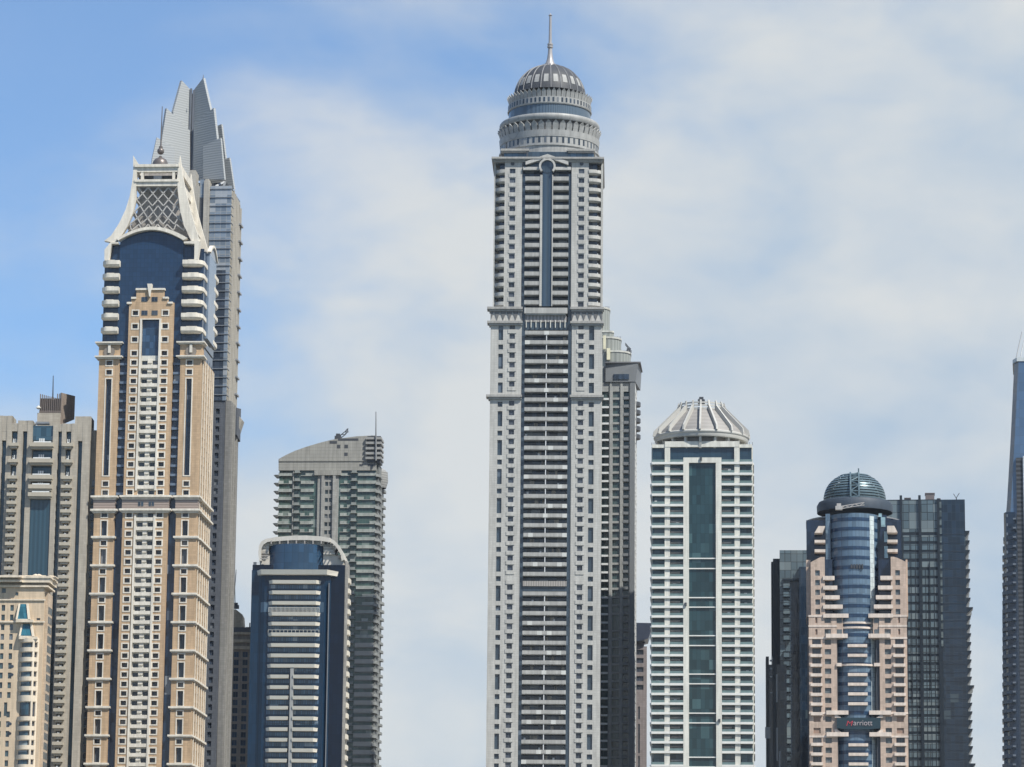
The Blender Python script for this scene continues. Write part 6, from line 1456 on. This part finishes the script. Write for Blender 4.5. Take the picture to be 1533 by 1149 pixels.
def left_dark_tower():
    b, X, Z, e, x0, x1, GG, NB, FRM, h = dark_tower('dark_glass_tower', 'dark glass tower with boxy balconies partly hidden by the left side of the pink hotel', 1185, 1400, -3.6, 1167.5, 1216, 823.8, 900, 28, 12.9, 'left')
    xm = X(1193, 900)
    MB().box(x0, x1, 0.6, 28, 0, Z(824)).build('tower_body', NB, e)
    MB().box(x0-2.6, x0-.01, 4, 20, 0, Z(834.5)).build('fin_wall', FRM, e)
    MB().box(x0-3.3, x0-2.61, 6, 14, 0, Z(838)).build('fin_wall', FRM, e)
    m = MB(); m.box(x0, X(1207.5, 835), 0, 0.59, Z(868), Z(824)); m.box(x0, X(1182.5, 880), 0.05, 0.59, 0, Z(868)-.01); m.build('pale_glazing', GG, e)
    MB().box(X(1188, 850), X(1193.5, 850), -.3, 0, Z(869), Z(858)).build('window', GG, e)
    bl = b.many('balcony', [GG, FRM]); y = 872; i = 0
    while y < 1200:
        if i not in (7, 16, 17):
            q = bl.new(); q.box(X(1172.5, 900), X(1182.3, 900), -1.6, 0, Z(y+9), Z(y+1.5)); q.box(X(1172, 900), X(1183, 900), -1.8, 0, Z(y+1.4), Z(y+0.5), 1); q.box(X(1172, 900), X(1183, 900), -1.8, 0, Z(y+10), Z(y+9.05), 1)
        y += 12.95; i += 1
    m = MB(); m.box(X(1171.5, 900), x1-.1, -0.7, 0, Z(870), Z(867)); m.build('ledge', FRM, e)
    MB().box(X(1196.5, 900), x1+.5, -2.2, 0.5, 0, Z(850)).build('bay', NB, e)
    b.done(); return b

def black_slab():
    b, X, Z, e, x0, x1, GG, NB, FRM, h = dark_tower('black_slab_tower', 'low black slab tower with pale edge strips, lower left of the pink hotel', 1157, 1330, -3.4, 1151, 1170, 983, 1080, 20, 13, 'slab')
    MB().box(x0, x1+2, 0.5, 18, 0, Z(995)).build('tower_body', NB, e)
    for pa, pb, yt in ((1147, 1151.5, 983.5), (1157, 1163, 981.5)): MB().box(X(pa, 1080), X(pb, 1080), -0.6, 10, 0, Z(yt)).build('fin_wall', FRM, e)
    ST_ = b.many('edge_strip', paint('strip_grey', (0.36, 0.39, 0.41), 0.3))
    for px, ya, yb, w_ in ((1163.2, 1052, 1010, .28), (1163.2, 1140, 1090, .28), (1149.3, 1106, 1089, 1.0), (1167.2, 1190, 1125, .3)):
        ST_.new().box(X(px, 1080)-w_, X(px, 1080)+w_, -0.75, -0.55 if px > 1150 else -.5, Z(ya), Z(yb))
    for y in (988, 1000, 1012, 1036): ST_.new().box(X(1152.5, 1000), X(1156, 1000), 0.2, 0.55, Z(y+2.5), Z(y))
    b.done(); return b

# ================================================================== glass tower cut by the right frame edge
def edge_tower():
    b = Bld('tapered_glass_tower', 'tapering blue glass tower with a bulging balconied lower part, cut by the right picture edge', 'skyscraper', 1540, 800, 1300, -8.5)
    X, Z, e = b.X, b.Z, b.e
    SG = glass('sky_blue_glass', (0.07, 0.12, 0.20), 2.6, 3.4, var=0.1, mull=(0.07, 0.10, 0.15), ior=1.7, mw=0.07)
    DG = glass('dark_navy_glass', (0.015, 0.028, 0.052), 2.0, 3.4, var=0.2)  # dark navy glass of the lower bulge
    def pl(z, px, py, w=14, d0=0.0):
        xl = X(px, py); return [(xl, d0+4.5), (xl+1.6, d0), (xl+w, d0), (xl+w, d0+26), (xl, d0+26)]
    st = [(0, 1500.5, 1149), (Z(920), 1500.3, 920), (Z(790), 1504, 790), (Z(748), 1507.4, 748), (Z(650), 1513, 650), (Z(541), 1518.2, 541)]
    m = MB(); MB_ = st
    for (za, pa, ya), (zb, pb, yb) in zip(st[:-1], st[1:]):
        A = pl(za, pa, ya, X(1575, ya)-X(pa, ya)); B_ = pl(zb, pb, yb, X(1575, yb)-X(pb, yb)); m.plan(A, za, zb-.001, pts2=B_)
    m.build('glass_shaft', SG, e)
    A = pl(0, 1517, 541, X(1575, 541)-X(1517, 541)); MB().plan([(x-.3, y-.3) for x, y in A], Z(541)+.01, Z(535.5)).build('roof_rim', paint('rim_pale', (0.55, 0.58, 0.58)), e)
    m = MB()
    m.tube((X(1521, 535), 2, Z(535.5)), (X(1530, 500), 6, Z(492)), .2); m.tube((X(1527, 535), 2, Z(535.5)), (X(1533, 512), 6, Z(505)), .15); m.build('roof_rod', STEEL, e)
    MB().box(X(1521.5, 720), X(1531, 720), -0.9, 1.5, 0, Z(686)).build('dark_recess', louvre('recess_steps', (0.07, 0.075, 0.085), 1.7, 0.3), e)
    MB().box(X(1532, 720), X(1536, 720), -1.6, 1.5, 0, Z(684)).build('pale_pier', stone('pier_pale_blue', (0.5, 0.53, 0.56)), e)
    # balconied lower bulge
    MB().plan([(X(1504.5, 900), 10), (X(1505, 900), 0.2), (X(1508, 900), -2.2), (X(1522, 900), -2.4), (X(1522, 900), 10)], 0, Z(768)).build('bulge_wall', DG, e)
    bl = b.many('curved_balcony', paint('balcony_slate', (0.035, 0.048, 0.07), 0.3, var=0.25), smooth=False); sl = b.many('slab_light', paint('slab_light', (0.13, 0.15, 0.18)))
    y = 776; i = 0
    while y < 1200:
        z = Z(y); off = 0 if y > 800 else (800-y)*0.10
        q = bl.new(); xl = X(1500.4 + (0 if y > 830 else (830-y)*0.05), y); q.plan([(xl+off, 9), (xl+off*.8, 0.8), (xl+1.6+off, -2.4), (xl+4.5, -3.2), (X(1521.5, y), -3.2), (X(1521.5, y), 9)], z-1.5, z-0.2)
        sl.new().box(X(1516.5, y), X(1521, y), -3.6, -3.2, z-1.0, z-0.4); 
        if y < 970: sl.new().box(X(1507, y), X(1509, y), -3.3, -2.9, z+0.0, z+1.0)
        y += 13.6; i += 1
    b.done(); return b

BL_ = blue = None
tan_tower_b = tan_tower(); fin_b = fin_tower(); beige_b = beige_tower(); cream_b = cream_block()
green_b = green_tower(); blue_b = blue_tower(); brown_b = brown_tower(); central_b = central_tower()
step_b = stepped_tower(); cap_b = capped_tower(); slab_b = slab_tower(); white_b = white_tower(); hotel_b = hotel_tower()
rdark_b = right_dark_tower(); ldark_b = left_dark_tower(); bslab_b = black_slab(); edge_b = edge_tower()
# small maintenance cranes on the roofs
roof_crane('roof_crane', 'dark jib crane on the sloping grey roof', green_b, 506, 658.5, 4, [(505, 658), (517, 648.5), (519.5, 645.3), (521.5, 644.5)], 1.3)
roof_crane('roof_crane', 'tall thin lattice crane on the low brown tower', brown_b, 353, 911.5, 6, [(352, 905), (351.5, 880), (353.5, 855)], 1.0)
roof_crane('roof_crane', 'tiny hooked crane on the rounded roof steps', step_b, 941, 530, 5, [(942, 528), (944.3, 524), (940, 520), (936, 515)], 0.8)
roof_crane('roof_crane', 'slim pale crane arm laid across the collar below the steel dome', hotel_b, 1256, 764, -0.5, [(1258, 760.5), (1272, 758), (1294, 754.5)], 0.9, CM=paint('crane_pale', (0.40, 0.38, 0.36)))
roof_crane('roof_crane', 'tiny crane on top of the cone-shaped white crown', white_b, 1050, 604.5, 12, [(1050, 603), (1047, 599.5), (1046, 598.5)], 0.5)

# ================================================================== air between the viewer and the towers
hz = bpy.data.materials.new('haze'); hz.use_nodes = True; ht = hz.node_tree; ht.nodes.clear()
hv = ht.nodes.new('ShaderNodeVolumePrincipled'); hv.inputs['Color'].default_value = (0.86, 0.93, 1.0, 1); hv.inputs['Density'].default_value = 0.000022
hv.inputs['Anisotropy'].default_value = 0.2
hout = ht.nodes.new('ShaderNodeOutputMaterial'); ht.links.new(hv.outputs[0], hout.inputs['Volume'])
ho = MB().box(-20500, 20500, -3500, 40500, -3.0, 440.0).build('haze', hz); ho['kind'] = 'stuff'
